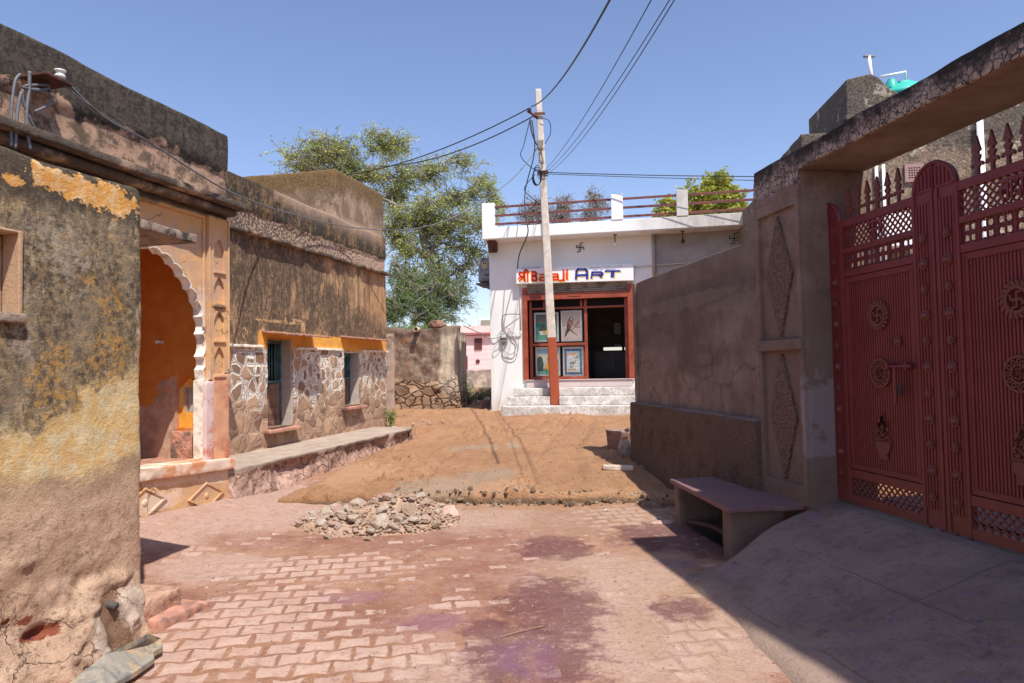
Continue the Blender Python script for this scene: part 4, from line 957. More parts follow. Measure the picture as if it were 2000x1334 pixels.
# signboard
sg = thing('signboard', 'white signboard above the shop opening with red and blue painted lettering', 'signboard', S, (.74, -.02, 3.68))
x0, x1 = 0, 2.92
def sgz(x): return -.02*x/2.92*0
SIGNW = simple('white_sign_face', A(244,240,248,.95), .03, 3, .5, bump=0)
SB = MB().hexa([(0,-.16,.03),(2.91,-.16,-.005),(2.91,0,-.005),(0,0,.03),(0,-.16,.40),(2.92,-.16,.41),(2.92,0,.41),(0,0,.40)])
SB.build('board', SIGNW, sg, bevel=.004)
mb = MB().box(.14,.62,-.14,-.04,.402,.425); mb.build('frame_strip', simple('old_sign_frame', A(150,146,150,KS)), sg)
RED = simple('red_sign_paint', A(228,38,26,.95), .05, 5, .5, bump=0); BLU = simple('blue_sign_paint', A(44,54,142,.95), .05, 5, .5, bump=0); YEL = simple('yellow_sign_paint', A(246,206,84,.95), .05, 5, .5, bump=0)
def pair(mk, mat, dx=.022, dz=-.02):
    a = mk(); a.move((0,-.166,0)); a.build('lettering', mat, sg)
    b = mk(); b.move((dx,-.1625,dz)); b.build('lettering_shadow', YEL, sg)
# sign pixels: x 1011..1236 -> 0..2.92 ; z -> height
def sx(px): return (px-1010.5)/226.*2.92
def sxz(u, v):  # coordinates in the 2000x760 crop of the sign
    px = 1000+u/8.0; top = 185-(u-90)*.045; bot = 408-(u-90)*.033
    return sx(px), .40-(v-top)/(bot-top)*.385
def ST(paths, wd): return strokes([[sxz(*q) for q in p] for p in paths], wd, -.003, .003)
# shri, drawn stroke by stroke
pair(lambda: ST([[(130,238),(170,236),(205,238)],[(205,238),(205,300)],[(150,240),(135,262),(150,285),(185,290)],[(185,290),(120,320)],[(205,300),(170,325),(135,358)],[(205,300),(220,362)],[(218,362),(218,200)],[(218,232),(290,228)],[(218,215),(230,195),(252,192),(265,205),(265,365)]], .036), RED)
def tx(s, u0, v0, u1, v1, bold=.02, f=None):
    def mk():
        mb = text(s, 1, .003, bold=bold); a = sxz(u0, v1); b = sxz(u1, v0); return fit(mb, a[0], b[0], a[1], b[1], 0)
    return mk
pair(lambda: ST([[(337,350),(337,225),(382,225),(400,242),(396,270),(345,284)],[(345,284),(396,292),(407,320),(396,350),(337,350)]], .05), RED)
for dx_, dy_ in ((0,0),(200,-6)):
    pair(lambda: ST([[(455+dx_,264+dy_),(535+dx_,264+dy_),(542+dx_,350+dy_)],[(538+dx_,305+dy_),(462+dx_,307+dy_),(456+dx_,348+dy_),(540+dx_,350+dy_)]], .042), RED)
pair(lambda: ST([[(606,222),(608,350)]], .05), RED)
pair(lambda: ST([[(830,240),(828,350),(770,355)],[(880,240),(880,335)]], .05), RED, .02, -.018)
pair(lambda: ST([[(826,205),(834,205)],[(880,203),(888,203)]], .05), RED, .012, -.008)
pair(lambda: ST([[(1018,330),(1030,215),(1050,190),(1165,190),(1188,215),(1190,325)],[(1030,280),(1188,275)]], .058), BLU)
pair(lambda: ST([[(1255,318),(1270,235),(1400,232),(1425,250),(1415,270),(1285,275)],[(1370,278),(1400,300),(1405,308)]], .05), BLU)
pair(lambda: ST([[(1470,218),(1685,215)]], .045), BLU); pair(lambda: ST([[(1570,225),(1560,302)],[(1592,225),(1585,302)]], .05), BLU)
SMT = simple('small_grey_lettering', A(120,110,160,.95), .05, 5, .6, bump=0)
tx('Contact : 94140 ... 01572', 1240, 132, 1725, 165, .0)().move((0,-.1635,0)).build('small_lettering', SMT, sg)
tx('Email : art ... gmail.com', 1285, 178, 1620, 205, .0)().move((0,-.1635,0)).build('small_lettering', SMT, sg)
# pictures behind the glass
def paint(nm, a, b, c_, d_, label, bg_, items, frame=None):
    t = thing(nm, label, 'painting', S, (a, YF+.09, c_), 'paintings in the shop window'); w_, h_ = b-a, d_-c_
    MB().box(0,w_,0,.012,0,h_).build('canvas', simple('picture_border', frame or A(206,204,200,.9), .06, 8, .7, bump=0), t)
    MB().box(.045,w_-.045,-.004,-.0005,.05,h_-.05).build('picture_ground', bg_, t)
    for k, (n2, poly, colr) in enumerate(items):
        q = [(.045+u*(w_-.09), .05+v*(h_-.10)) for u, v in poly]
        MB().prism(q, -.0055-.0012*k, -.0045-.0005*k).build(n2, simple('picture_'+n2, colr, .25, 25, .7, bump=0), t)
def pm(name, *cs, horiz=True):
    m = M(name); x, y, z = m.xyz(); h = z*(1/.75)+(m.noise(9,5,.7)-.5)*.12; c = cs[0]
    for i, q in enumerate(cs[1:]): c = m.mix(m.step(h, (i+.8)/len(cs), (i+1.2)/len(cs)), c, q)
    return m.out(m.mix(m.step(m.noise(60,3,.7),.5,.7)*.25, c, (.2,.18,.15)), .7)
def ell(cx, cz, rx, rz, n=14): return [(cx+rx*math.cos(6.2832*k/n), cz+rz*math.sin(6.2832*k/n)) for k in range(n)]
paint('lake_painting', 1.11, 1.74, 2.24, 2.99, 'miniature painting of figures in a white boat on a teal lake below hills', pm('lake', A(90,168,140,.9), A(60,140,130,.9), A(40,110,110,.9), A(90,104,110,.9)),
    [('hills', [(0,.72),(.1,.8),(.35,.88),(.6,.87),(.85,.8),(1,.74),(1,.70),(0,.68)], A(112,98,88,.9)), ('boat', [(.12,.36),(.9,.36),(.8,.2),(.2,.2)], A(226,226,220,.9)),
     ('figure_group', [(.15,.35),(.25,.55),(.38,.62),(.5,.42),(.62,.6),(.78,.58),(.9,.38)], A(78,74,66,.9)), ('figure_dress', [(.3,.24),(.35,.37),(.55,.37),(.6,.24)], A(212,190,96,.9))])
paint('bird_painting', 1.80, 2.335, 2.24, 3.02, 'painting of a brown songbird perched on a blossoming twig, pale background', pm('paper', A(216,196,184,.9), A(206,190,178,.9), A(180,164,156,.9), A(196,182,168,.9)),
    [('branch', [(.05,.10),(.40,.33),(.84,.12),(.82,.15),(.42,.38),(.38,.37)], A(70,56,54,.9)), ('twigs', [(.5,.35),(.95,.7),(.97,.67),(.75,.48),(.98,.45),(.97,.42),(.7,.44),(.52,.33)], A(150,92,86,.9)),
     ('bird_body', [(.10,.14),(.22,.40),(.26,.62),(.36,.78),(.48,.84),(.58,.80),(.60,.68),(.56,.52),(.46,.40),(.34,.34),(.2,.18)], A(108,84,80,.9)), ('bird_breast', ell(.48,.60,.12,.13), A(150,110,100,.9)), ('bird_cheek', ell(.50,.76,.05,.035), A(226,220,212,.9)), ('bird_tail', [(.08,.08),(.14,.2),(.34,.38),(.36,.33),(.2,.14)], A(60,56,66,.9))])
paint('dancer_painting', 1.13, 1.76, 1.37, 2.11, 'miniature painting of a figure in an orange skirt between dark trees', pm('meadow', A(100,176,150,.9), A(196,204,180,.9), A(214,212,190,.9), A(140,176,196,.9)),
    [('dark_trees', [(0,.12),(0,.62),(.1,.72),(.24,.66),(.3,.4),(.26,.12)], A(70,88,82,.9)), ('bush', [(.86,.35),(.82,.5),(.9,.6),(1,.58),(1,.35)], A(84,140,96,.9)), ('mat', [(.3,.12),(.45,.04),(.9,.10),(.8,.22),(.4,.22)], A(90,160,130,.9)),
     ('skirt', [(.36,.2),(.46,.46),(.56,.5),(.66,.46),(.8,.2),(.58,.15)], A(224,164,56,.9)), ('raised_arms', [(.5,.5),(.46,.62),(.5,.66),(.55,.56),(.6,.6),(.72,.74),(.75,.7),(.62,.52)], A(150,120,104,.9)), ('head', ell(.55,.6,.035,.03,8), A(60,50,46,.9))])
bl = M('blue_border'); v = bl.vor(46,'F1'); BLB = bl.out(bl.mix(bl.step(v,.35,.2), A(64,104,134,.9), A(176,204,210,.9)), .7)
paint('palace_painting', 1.83, 2.355, 1.35, 2.10, 'miniature painting of a white palace courtyard inside a patterned blue border', BLB,
    [('scene_ground', [(.12,.09),(.88,.09),(.88,.91),(.12,.91)], A(214,220,214,.9)), ('sky_band', [(.12,.8),(.88,.8),(.88,.91),(.12,.91)], A(170,204,220,.9)), ('roof_band', [(.13,.74),(.62,.74),(.74,.82),(.62,.86),(.13,.82)], A(222,178,140,.9)), ('hall', [(.2,.6),(.55,.6),(.55,.74),(.2,.74)], A(236,236,236,.9)),
     ('tree', [(.58,.64),(.86,.62),(.87,.78),(.7,.76)], A(150,180,150,.9)), ('carpet', [(.3,.42),(.6,.43),(.56,.48),(.33,.47)], A(76,96,110,.9)), ('figure_red', [(.42,.3),(.7,.56),(.66,.58)], A(196,120,110,.9)), ('figure_green', [(.32,.24),(.36,.38),(.44,.24)], A(96,160,110,.9)), ('frieze', [(.18,.15),(.66,.15),(.66,.21),(.18,.21)], A(206,170,124,.9))])
# electricity meter with loops of cable
a, b = S.pix(984, 660, -.08)
mt = thing('electricity_meter', 'small grey electricity meter on the shop wall, cables looping around it', 'meter', S, (a, -.0, b))
GPL = simple('grey_meter_plastic', A(120,116,112,.9), .1, 9, .5)
MB().box(-.085,.085,-.10,-.001,-.13,.12).build('meter_body', GPL, mt, bevel=.015)
MB().box(-.06,.06,-.125,-.101,0,.09).build('meter_window', simple('pale_meter_window', A(196,196,190,.9), .05, 8, .2), mt, bevel=.006)
def lp(pts, r_, mat, nm='cable', parent=mt, o=(a,b)):
    P_ = [(S.pix(px, py, -.05)[0]-o[0], -.05-(k%2)*.02, S.pix(px, py, -.05)[1]-o[1]) for k, (px, py) in enumerate(pts)]
    return MB().tube(smooth_path(P_), r_, 7).build(nm, mat, parent, smooth=True)
GC = simple('pale_grey_cable', A(160,158,158,.9), .05, 9, .5, bump=0)
lp([(984,668),(985,684),(996,692),(1006,686),(1008,668),(1002,656),(992,650),(985,655)], .011, GC)
lp([(982,669),(984,688),(996,700),(1010,690),(1013,668),(1006,652),(993,648)], .009, GC)
lp([(979,668),(972,672),(964,682),(967,687),(978,680),(984,668)], .007, GC)
lp([(1000,650),(990,640),(988,655),(996,640)], .006, simple('red_wire', A(170,70,90,.9), .1, 9, .5, bump=0))
# split air conditioner outdoor unit on the side wall
a, b = S.pix(942, 530, .6)
ac = thing('air_conditioner', 'grey outdoor cooler unit on a shelf at the left side of the shop', 'air conditioner', S, (-.005, .55, b))
GB = simple('grey_metal_box', A(128,130,136,.85), .12, 5, .5, dirt=A(90,88,86,.85))
MB().box(-.40,-.02,-.1,.7,-.30,.34).build('case', GB, ac, bevel=.02)
MB().box(-.30,-.14,-.112,-.101,.05,.22).build('label_plate', simple('yellowish_plate', A(176,164,120,.9), .1, 8), ac, bevel=.004)
MB().box(-.26,-.18,-.117,-.113,.17,.19).build('plate_mark', BLACK, ac)
MB().tube([(-.04,-.13,-.08),(-.16,-.14,-.14),(-.22,-.13,-.1)], .012, 7).build('pipe', BCAB, ac, smooth=True)
MB().box(-.46,0,-.14,.75,-.37,-.33).build('shelf', simple('dark_steel', (.12,.115,.11), .1, 8), ac, bevel=.004)
MB().box(-.22,0,-.1,.7,-.46,-.39).build('shelf_bracket', simple('dark_steel', (.12,.115,.11), .1, 8), ac, bevel=.004)
# bucket at the corner
g0 = ground(948,801,.47)
bk = thing('bucket', 'old grey bucket standing at the left corner of the shop', 'bucket', None, tuple(g0))
MB().lathe((0,0,0), [(.09,0),(.105,.02),(.125,.25),(.135,.255),(.128,.265),(.112,.25),(.095,.03),(.0,.03)], 20, close=False).build('bucket_body', simple('grey_pink_plastic', A(132,112,112,1), .1, 6, .6), bk, smooth=True)
MB().tube([(.13*math.cos(q), .03, .22+.02-.13*math.sin(q)*.9) for q in np.linspace(0,3.14,10)], .004, 6).build('handle', IRON, bk, smooth=True)
# ------------------------------------------------------------------ utility pole
m = M('concrete_pole'); x, y, z = m.xyz(); g = m.noise(6,6,.7); f = m.noise(40,4,.75,off=3)
c = m.mix(m.step(g,.35,.65), A(190,178,166,1), A(214,204,192,1)); c = m.mix(m.step(f,.58,.68)*.6, c, A(120,108,98,1))
pt = m.mix(m.step(f,.5,.7)*.5, A(158,76,48,1), A(128,62,42,1)); c = m.mix(m.step(z+(g-.5)*.02, 1.645,1.635), c, pt)
POLEM = m.out(c, .9, m.noise(9,5,.7,vec=m.sc((3,3,1)))*.6+f*.4, .012)
pb = S.P(1.715, -.53, .675); pt_ = at(1051, 175, (pb.y)+.05); ax = pt_-pb; Hh = ax.length
pole = thing('utility_pole', 'leaning square concrete pole with brown painted foot standing on the shop steps', 'pole', None, tuple(pb))
mb = rbox(-.115,.115,-.10,.10,0,Hh, res=.07, r=.02, amp=.008, freq=4, seed=91)
tp = np.array(mb.v); k = 1-.40*tp[:,2]/Hh; tp[:,0] *= k; tp[:,1] *= k; d = ax.normalized()
tp = np.c_[tp[:,0]+d.x*tp[:,2], tp[:,1]+d.y*tp[:,2], tp[:,2]*d.z]; mb.v = [tuple(q) for q in tp]
mb.rot(math.radians(-11), 'Z') if False else None
mb.build('shaft', POLEM, pole, smooth=True)
def pp(py, dx=0, dy=0): # a point on the pole at photo row py
    for t in np.linspace(0,1,400):
        q = pb+ax*t; r_ = CM.transposed() @ (q-Vector((0,0,1.6))); yy = 667-F*r_.y/-r_.z
        if yy < py: break
    return q+Vector((dx,dy,0))
def rel(q): return tuple(Vector(q)-pb)
for py in (225, 338):
    q = Vector(rel(pp(py))); MB().box(q.x-.13,q.x+.13,q.y-.12,q.y-.095,q.z-.03,q.z+.03).box(q.x-.13,q.x-.105,q.y-.094,q.y+.12,q.z-.03,q.z+.03).build('clamp', IRON, pole, bevel=.003)
q = Vector(rel(pp(232))); MB().tube([q+Vector((-.05,-.13,-.05)), q+Vector((-.27,-.16,.12))], .035, 8).build('insulator_arm', IRON, pole, smooth=True)
MB().lathe(tuple(q+Vector((-.26,-.16,.08))), [(.03,0),(.06,.03),(.04,.06),(.06,.09),(.03,.12)], 12).build('insulator', simple('black_insulator', (.03,.028,.028), bump=0), pole, smooth=True)
q = Vector(rel(pp(300)))
MB().tube(smooth_path([q+Vector((.03,-.12,-.30)), q+Vector((-.0,-.14,-.1)), q+Vector((-.06,-.22,.06))]), .02, 8).build('lamp_arm', simple('grey_lamp_metal', A(128,122,108,.9)), pole, smooth=True)
MB().hexa([q+Vector(w_) for w_ in ((-.10,-.32,.02),(.02,-.32,.02),(.02,-.16,.0),(-.10,-.16,.0),(-.13,-.34,.23),(.04,-.34,.23),(.03,-.16,.21),(-.12,-.16,.21))]).build('street_light', simple('grey_lamp_metal', A(128,122,108,.9)), pole, bevel=.02)
q = Vector(rel(pp(352)))
for k in range(4):
    r_ = .14+.015*k; MB().tube([(q.x-.17+.10*math.cos(t_)*1.0+.01*k, q.y-.16-.02*k, q.z+.02*k+r_*1.3*math.sin(t_)) for t_ in np.linspace(0,6.3,22)], .009, 6).build('cable_coil', BCAB, pole, smooth=True)
for k in range(3):
    MB().tube([(q.x+.13*math.cos(t_), q.y+.13*math.sin(t_), q.z+.10+.05*k+.03*math.sin(t_*2+k)) for t_ in np.linspace(0,6.3,16)], .009, 6).build('cable_wrap', BCAB, pole, smooth=True)
q = Vector(rel(pp(250)))
for k, pts_ in enumerate(([(0.02,-.13,.2),(.22,-.14,.1),(.24,-.14,-.2),(.1,-.13,-.45)], [(-.25,-.16,.2),(-.2,-.2,-.2),(-.1,-.18,-.5),(-.22,-.16,-.2),(-.26,-.16,.1)], [(-.24,-.16,.2),(-.42,-.2,-.5),(-.5,-.2,-.75),(-.3,-.18,-1.0),(-.05,-.14,-1.15)], [(-.1,-.15,-1.9),(-.3,-.2,-1.75),(-.42,-.2,-1.55),(-.15,-.15,-1.2)])):
    MB().tube(smooth_path([q+Vector(w_) for w_ in pts_]), .010, 6).build('loose_cable', BCAB, pole, smooth=True)
def wire(nm, pts, r_, label, mat=BCAB, cat='cable', group=None):
    b_ = pts[0]; o = MB().tube([Vector(p)-Vector(b_) for p in pts], r_, 6).build(nm, mat, smooth=True); o.location = b_
    return tag(o, label, cat, group)
wire('overhead_cable', catenary(pp(214,-.2,-.16), at(1207,-30,7.0), .25), .014, 'thick twisted black cable rising from the pole top to the right, out of frame')
GW = 'thin wires rising from the pole to the upper right'
wire('overhead_wire', catenary(pp(336,.06,-.12), at(1280,-15,6.2), .15), .0055, 'single thin wire rising from the pole, leftmost of the three going to the upper right', group=GW)
wire('overhead_wire', catenary(pp(340,.07,-.12), at(1315,-12,6.4), .18), .0055, 'middle one of the three thin wires rising from the pole to the upper right', group=GW)
wire('overhead_wire', catenary(pp(345,.08,-.12), at(1322,-8,6.0), .22), .0055, 'rightmost of the three thin wires rising from the pole to the upper right', group=GW)
wire('overhead_cable', catenary(pp(216,-.25,-.16), at(640,345,24), .35), .016, 'upper of two black cables running left from the pole top through the tree')
wire('overhead_cable', catenary(pp(232,-.15,-.16), at(700,322,25), .45), .016, 'lower of two black cables running left from the pole top through the tree')
wire('side_wire', catenary(pp(340,.1,-.1), at(1500,345,15), .02), .010, 'upper one of two dark wires running right from the pole above the shop roof')
wire('side_wire', catenary(pp(343,.1,-.1), at(1500,353,15.2), .01), .008, 'lower one of two dark wires running right from the pole above the shop roof')
ins = LA.P(bx+.10, -.20, bz_+.09)
def thr(pts, nm, r_, label, mat=BCAB):
    return wire(nm, smooth_path(pts, 8), r_, label, mat)
T = lambda px, py, Y: at(px, py, Y)
def WP(fr, px, py, d): s_, z_ = fr.pix(px, py, d); return fr.P(s_, d, z_)
thr([LA.P(bx+.11,-.2,bz_+.06), WP(LA,200,226,-.23), WP(LA,300,283,-.22), WP(LA,430,365,-.22), WP(LB,500,395,-.35), WP(LB,560,415,-.2), WP(LB,680,443,-.16), T(800,448,14), T(900,418,15), T(1000,350,16), pp(290,-.08,-.1)], 'service_cable', .010, 'long sagging grey cable from the left parapet across the facade to the pole', CABLE)
thr([LA.P(bx+.11,-.2,bz_+.04), WP(LA,130,170,-.22), WP(LA,200,222,-.25), WP(LA,300,281,-.27)], 'tie_wire', .005, 'thin wire from the white insulator joining the sagging grey cable', CABLE)
thr([pp(240,-.2,-.14), pp(300,-.18,-.2), T(1026,372,16.4), T(1027,425,16.2), T(1031,455,16.2), T(1015,495,16.6), S.P(.77,-.12,4.1), S.P(.78,-.08,3.7)], 'drop_cable', .014, 'black cable hanging from the pole down to the left end of the signboard')
thr([S.P(.79,-.04,2.95), T(985,615,17.2), T(980,630,17.2), S.P(.34,-.11,2.50)], 'meter_cable', .009, 'thin black cable curving down the white wall to the electricity meter')
thr([T(905,636,18.6), T(935,650,18.2), S.P(.02,-.02,2.36), S.P(.3,-.02,2.4)], 'white_cable', .012, 'pale straight cable from the ruined wall top to the shop wall', GC)
# ------------------------------------------------------------------ right side: boundary wall, gate pillar, lintel
m = M('cement_render'); x, y, z = m.xyz(); g = m.noise(2.2,6,.65); f = m.noise(45,5,.75,off=3); g3 = m.noise(8,6,.72,off=6)
c = m.mix(m.step(g,.35,.65), A(150,128,112,1.85), A(184,162,146,1.85)); c = m.mix(m.step(g3,.5,.7)*.35, c, A(124,98,82,2.2))
drk = m.mask(wb(R, [(1340,580,150,26),(1300,640,90,50),(1420,560,70,40),(1350,700,60,30)]), 2.5, .8, .3, off=5); c = m.mix(drk*.5, c, A(112,92,78,2.2))
lt = m.mask(wb(R, [(1330,590,110,14),(1430,590,60,16),(1290,690,30,40),(1368,702,12,12),(1400,730,60,14)]), 4, .8, .12, off=9); c = m.mix(lt*.3, c, A(204,184,168,2.2))
topb = m.step(z+(m.noise(2.2,6,.7,off=15)-.5)*.3, 2.42, 2.46); c = m.mix(topb*.35, c, A(168,142,122,2.2))
arc = m.vor(1.1,'DISTANCE_TO_EDGE', m.warp(2.5,.5,3)); c = m.mix(m.step(arc,.02,.005)*.45*m.step(z,1.9,1.6), c, A(90,72,60,2.2))
low = m.step(z, 1.09, 1.07); gr = m.vor(60,'F1'); c = m.mix(low, c, m.mix(m.step(gr,.1,.5), A(164,134,110,1.7), A(118,96,80,1.7)))
c = m.mix(low*m.step(g3,.5,.68)*.6, c, A(150,92,62,2.2)); c = m.mix(low*m.step(m.noise(3,5,.7,off=19),.5,.65)*.5, c, A(78,62,52,2.2))
CEM = m.out(c, .93, g*.25+f*.35+low*(1-gr)*.9-topb*.25, .012)
m = M('pillar_render'); x, y, z = m.xyz(); g = m.noise(3,6,.68); f = m.noise(45,5,.75,off=3)
c = m.mix(m.step(g,.35,.65), A(172,140,122,2.2), A(200,172,154,2.2)); c = m.mix(m.step(m.noise(5,6,.75,off=6),.52,.68)*.5, c, A(120,94,80,2.2))
c = m.mix(m.step(z, 2.4,1.9)*m.step(g,.3,.6)*.4, c, A(134,118,108,2.2))
wt = m.mask(wb(R, [(1610,800,14,60),(1590,870,20,40)],.0)+[((.9,0,1.2),(.3,0,.35))], 6, .9, .1, off=5); c = m.mix(wt*.6, c, A(216,206,206,2.2))
# flaking dark paint on the beam above
kz = m.step(y,.03,.01)*m.step(z+(m.noise(4,5,.7,off=33)-.5)*.3, 3.03, 3.10); cr = m.vor(19,'DISTANCE_TO_EDGE', m.warp(11,.11,4)); cr2 = m.vor(44,'DISTANCE_TO_EDGE', m.warp(16,.05,3))
crk = m.math('MAXIMUM', m.step(cr+(m.noise(9,4,.7,off=6)-.5)*.12,.07,.02), m.step(cr2,.05,.02)*.6*m.step(m.noise(5,4,.7,off=66),.45,.6))
dkb = m.math('MAXIMUM', m.step(z+(m.noise(3.5,6,.75,off=13)-.5)*.55, 3.19,3.33), m.step(m.noise(2.2,5,.7,off=41),.57,.64))
pal = m.mix(m.step(m.noise(7,5,.7,off=2),.35,.65), A(196,170,156,1.6), A(222,202,188,1.6))
c = m.mix(kz, c, m.mix(m.math('MAXIMUM', crk*.9, dkb), pal, m.mix(f, A(44,38,34,2.2), A(86,74,66,2.2))))
PIL = m.out(c, .93, g*.3+f*.4-kz*crk*1.2, .012)
bwall = thing('boundary_wall', 'long grey cement rendered wall in shade between the shop and gate', 'wall', R)
def rtop(p): p[:,2] += (p[:,2] > 2.5)*(-.004*p[:,0])*0; return p
mb = rbox(-3.32, -.004, .03, .26, -.3, 2.745, res=.06, r=.012, amp=.007, freq=4, seed=101, warp=.006); mb.build('wall_body', CEM, bwall, smooth=True)
def rdf(p):
    q = np.stack([p[:,0], p[:,0]*0, p[:,2]], -1); p[:,1] -= (p[:,1] < .1)*(fbm(q, 9, 4, 12)-.5)*.03; p[:,1] -= (p[:,1] < .05)*np.clip(.45-p[:,2],0,.6)*.25*fbm(q,2,3,5); return p
mb = rbox(-3.47, -.004, -.06, .30, -.3, 1.09, res=.035, r=.02, amp=.006, freq=8, seed=102, resy=.1, fn=rdf); mb.build('rough_dado', CEM, bwall, smooth=True)
mb = rbox(-3.40, -3.30, .0, .24, 1.09, 2.74, res=.06, r=.01, amp=.005); mb.build('wall_end', CEM, bwall, smooth=True)
pilr = thing('gate_pillar', 'square rendered gate pillar with pebble diamond panels, carrying the cracked beam', 'pillar', R)
mb = rbox(0, .70, .03, .62, -.3, 3.165, res=.05, r=.008, amp=.004, freq=5, seed=103); mb.build('shaft', PIL, pilr, smooth=True)
# panels with frame strips
frm = curve2d([[(0,.45),(.70,.45),(.70,3.0),(0,3.0)], [(.055,.60),(.645,.60),(.645,1.70),(.055,1.70)], [(.055,1.80),(.645,1.80),(.645,2.90),(.055,2.90)]], .016); frm.move((0,.013,0))
frm.build('panel_frame', PIL, pilr, bevel=.004)
MB().box(-.01,.71,-.028,-.0035,1.705,1.795).build('panel_ledge', PIL, pilr, bevel=.008)
m = M('pebbledash'); v = m.vor(48,'F1'); vc = m.vor(48,'F1',out='Color'); k = m.vm('DOT_PRODUCT', vc, (.5,.5,0))
c = m.mix(k, A(150,116,96,1.9), A(186,154,132,1.9)); c = m.mix(m.step(v,.35,.65)*.7, c, A(112,88,74,2)); PEB = m.out(c, .9, 1-v, .02, strength=1.)
for z0_, z1_ in ((.62,1.68),(1.82,2.86)):
    zc_ = (z0_+z1_)/2; dm = [(.36,z0_),(.36+.20,zc_),(.36,z1_),(.36-.20,zc_)]
    n = 26; pts_ = []
    for i in range(4):
        a, b = dm[i], dm[(i+1)%4]
        for k in range(n): t = k/n; pts_.append((a[0]+(b[0]-a[0])*t+random.uniform(-.004,.004), a[1]+(b[1]-a[1])*t+random.uniform(-.004,.004)))
    MB().prism(pts_, .004, .035).build('pebble_diamond', PEB, pilr)
def ltf(p):
    q = np.stack([p[:,0], p[:,1], p[:,0]*0], -1); p[:,2] += (p[:,2] > 3.25)*(fbm(q, 2, 4, 6)-.5)*.03; p[:,1] += (p[:,1] < .1)*(fbm(np.stack([p[:,0],p[:,0]*0,p[:,2]],-1), 7, 4, 8)-.5)*.02; return p
mb = rbox(-.006, 3.0, -.002, .60, 3.165, 3.335, res=.03, r=.012, amp=.005, freq=6, seed=104, resy=.1, fn=ltf)
tag(mb.build('gate_beam', PIL, fr=R, smooth=True), 'long concrete beam over the gate, pale paint cracked and blackened along its top', 'beam')
mb = rbox(-.004, .70, -.0035, .03, 3.0, 3.163, res=.04, r=.006, amp=.004, seed=105); mb.build('pillar_head', PIL, pilr, smooth=True)
# neighbour's building beside the camera, whose shade covers the ramp
nb2 = thing('neighbour_house', 'tall plain rendered house just beyond the right edge, shading the ramp', 'house', R, (3.02,0,0))
MB().box(0, 7, -.02, 5, -.3, 6.25).build('wall', CEM, nb2, bevel=.02)
MB().box(-.0, 7, -.08, -.021, 5.9, 6.0).build('string_course', PIL, nb2, bevel=.01)
MB().box(1.5, 2.5, -.03, -.021, 1.4, 2.7).build('shutter', REDW, nb2, bevel=.004)
# ------------------------------------------------------------------ gate
m = M('oxblood_paint'); g = m.noise(4,5,.65); f = m.noise(60,4,.7,off=3)
c = m.mix(m.step(g,.35,.65), A(182,76,76,2.9), A(196,88,86,2.8)); c = m.mix(m.step(m.noise(9,6,.75,off=6),.56,.68)*.35, c, A(150,84,72,2.8)); c = m.mix(m.step(f,.62,.72)*.35, c, A(206,150,146,2.8))
x, y, z = m.xyz(); c = m.mix(m.step(z+(g-.5)*.5, .95,.50)*.45, c, A(150,104,84,2.2)); c = m.mix(m.step(m.noise(16,6,.8,off=44),.63,.68)*.6, c, A(110,60,36,2.4))
GATE = m.out(c, .48, g*.2+f*.25, .002)
def arcpts(cx, cz, r0, a0, a1, n=12): return [(cx+r0*math.cos(a0+(a1-a0)*k/n), cz+r0*math.sin(a0+(a1-a0)*k/n)) for k in range(n+1)]
def rosette(r_=.034):
    mb = MB(); pts_ = []
    for k in range(32): a = 2*math.pi*k/32; rr = r_*(1 if k % 4 in (1,2) else .72); pts_.append((rr*math.cos(a), rr*math.sin(a)))
    mb.prism(pts_, -.010, 0); mb.lathe((0,-.010,0), [(r_*.5,0),(r_*.45,.008),(r_*.2,.012),(0,.012)], 12, 'y', close=False); return mb
def boss(r_=.036): return MB().lathe((0,0,0), [(r_,0),(r_,.008),(r_*.78,.010),(r_*.70,.008),(r_*.62,.016),(r_*.4,.026),(r_*.15,.030),(0,.031)], 18, 'y', close=False)
def spear():
    P_ = [(-.010,0),(-.010,.05),(-.028,.062),(-.040,.052),(-.046,.066),(-.034,.082),(-.020,.078),(-.012,.09),(-.022,.105),(-.026,.12),(-.012,.13),(-.010,.142),(-.030,.150),(-.022,.17),(-.012,.205),(0,.245)]
    return MB().prism(P_+[(-a, b) for a, b in P_[::-1][1:]], -.009, .009)
def wheel(kind):
    mb = MB(); R_ = .108
    if kind == 'sun':
        for k in range(18):
            a = 2*math.pi*k/18; c0, s0 = math.cos(a), math.sin(a); pts_ = []
            for (rr, da) in ((.078,-.15),(.10,-.06),(.115,.12),(.112,.26),(.098,.20),(.078,.13)): pts_.append((rr*math.cos(a+da), rr*math.sin(a+da)))
            mb.prism(pts_, -.014, .0)
        mb.add(*ring(.062,.082,-.018,0)); sw, q = swas(0,0,.048,.014,-.016,.002); mb.add(sw.v, sw.f)
    else:
        mb.add(*ring(.092,.108,-.016,0)); mb.add(*ring(.046,.056,-.016,0))
        for k in range(12):
            a = 2*math.pi*k/12; mb.add(*ringat(.074*math.cos(a), .074*math.sin(a), .008,.017,-.014,0))
        om = strokes([[(-.022,.022),(-.008,.034),(.006,.024),(-.004,.004),(-.012,.002)],[(-.004,.004),(.010,-.006),(.006,-.026),(-.012,-.032),(-.026,-.020)],[(.008,.0),(.024,.006),(.030,-.010),(.024,-.024)],[(.006,.036),(.018,.030),(.028,.040)]], .010, -.015, .0); mb.add(om.v, om.f)
    return mb
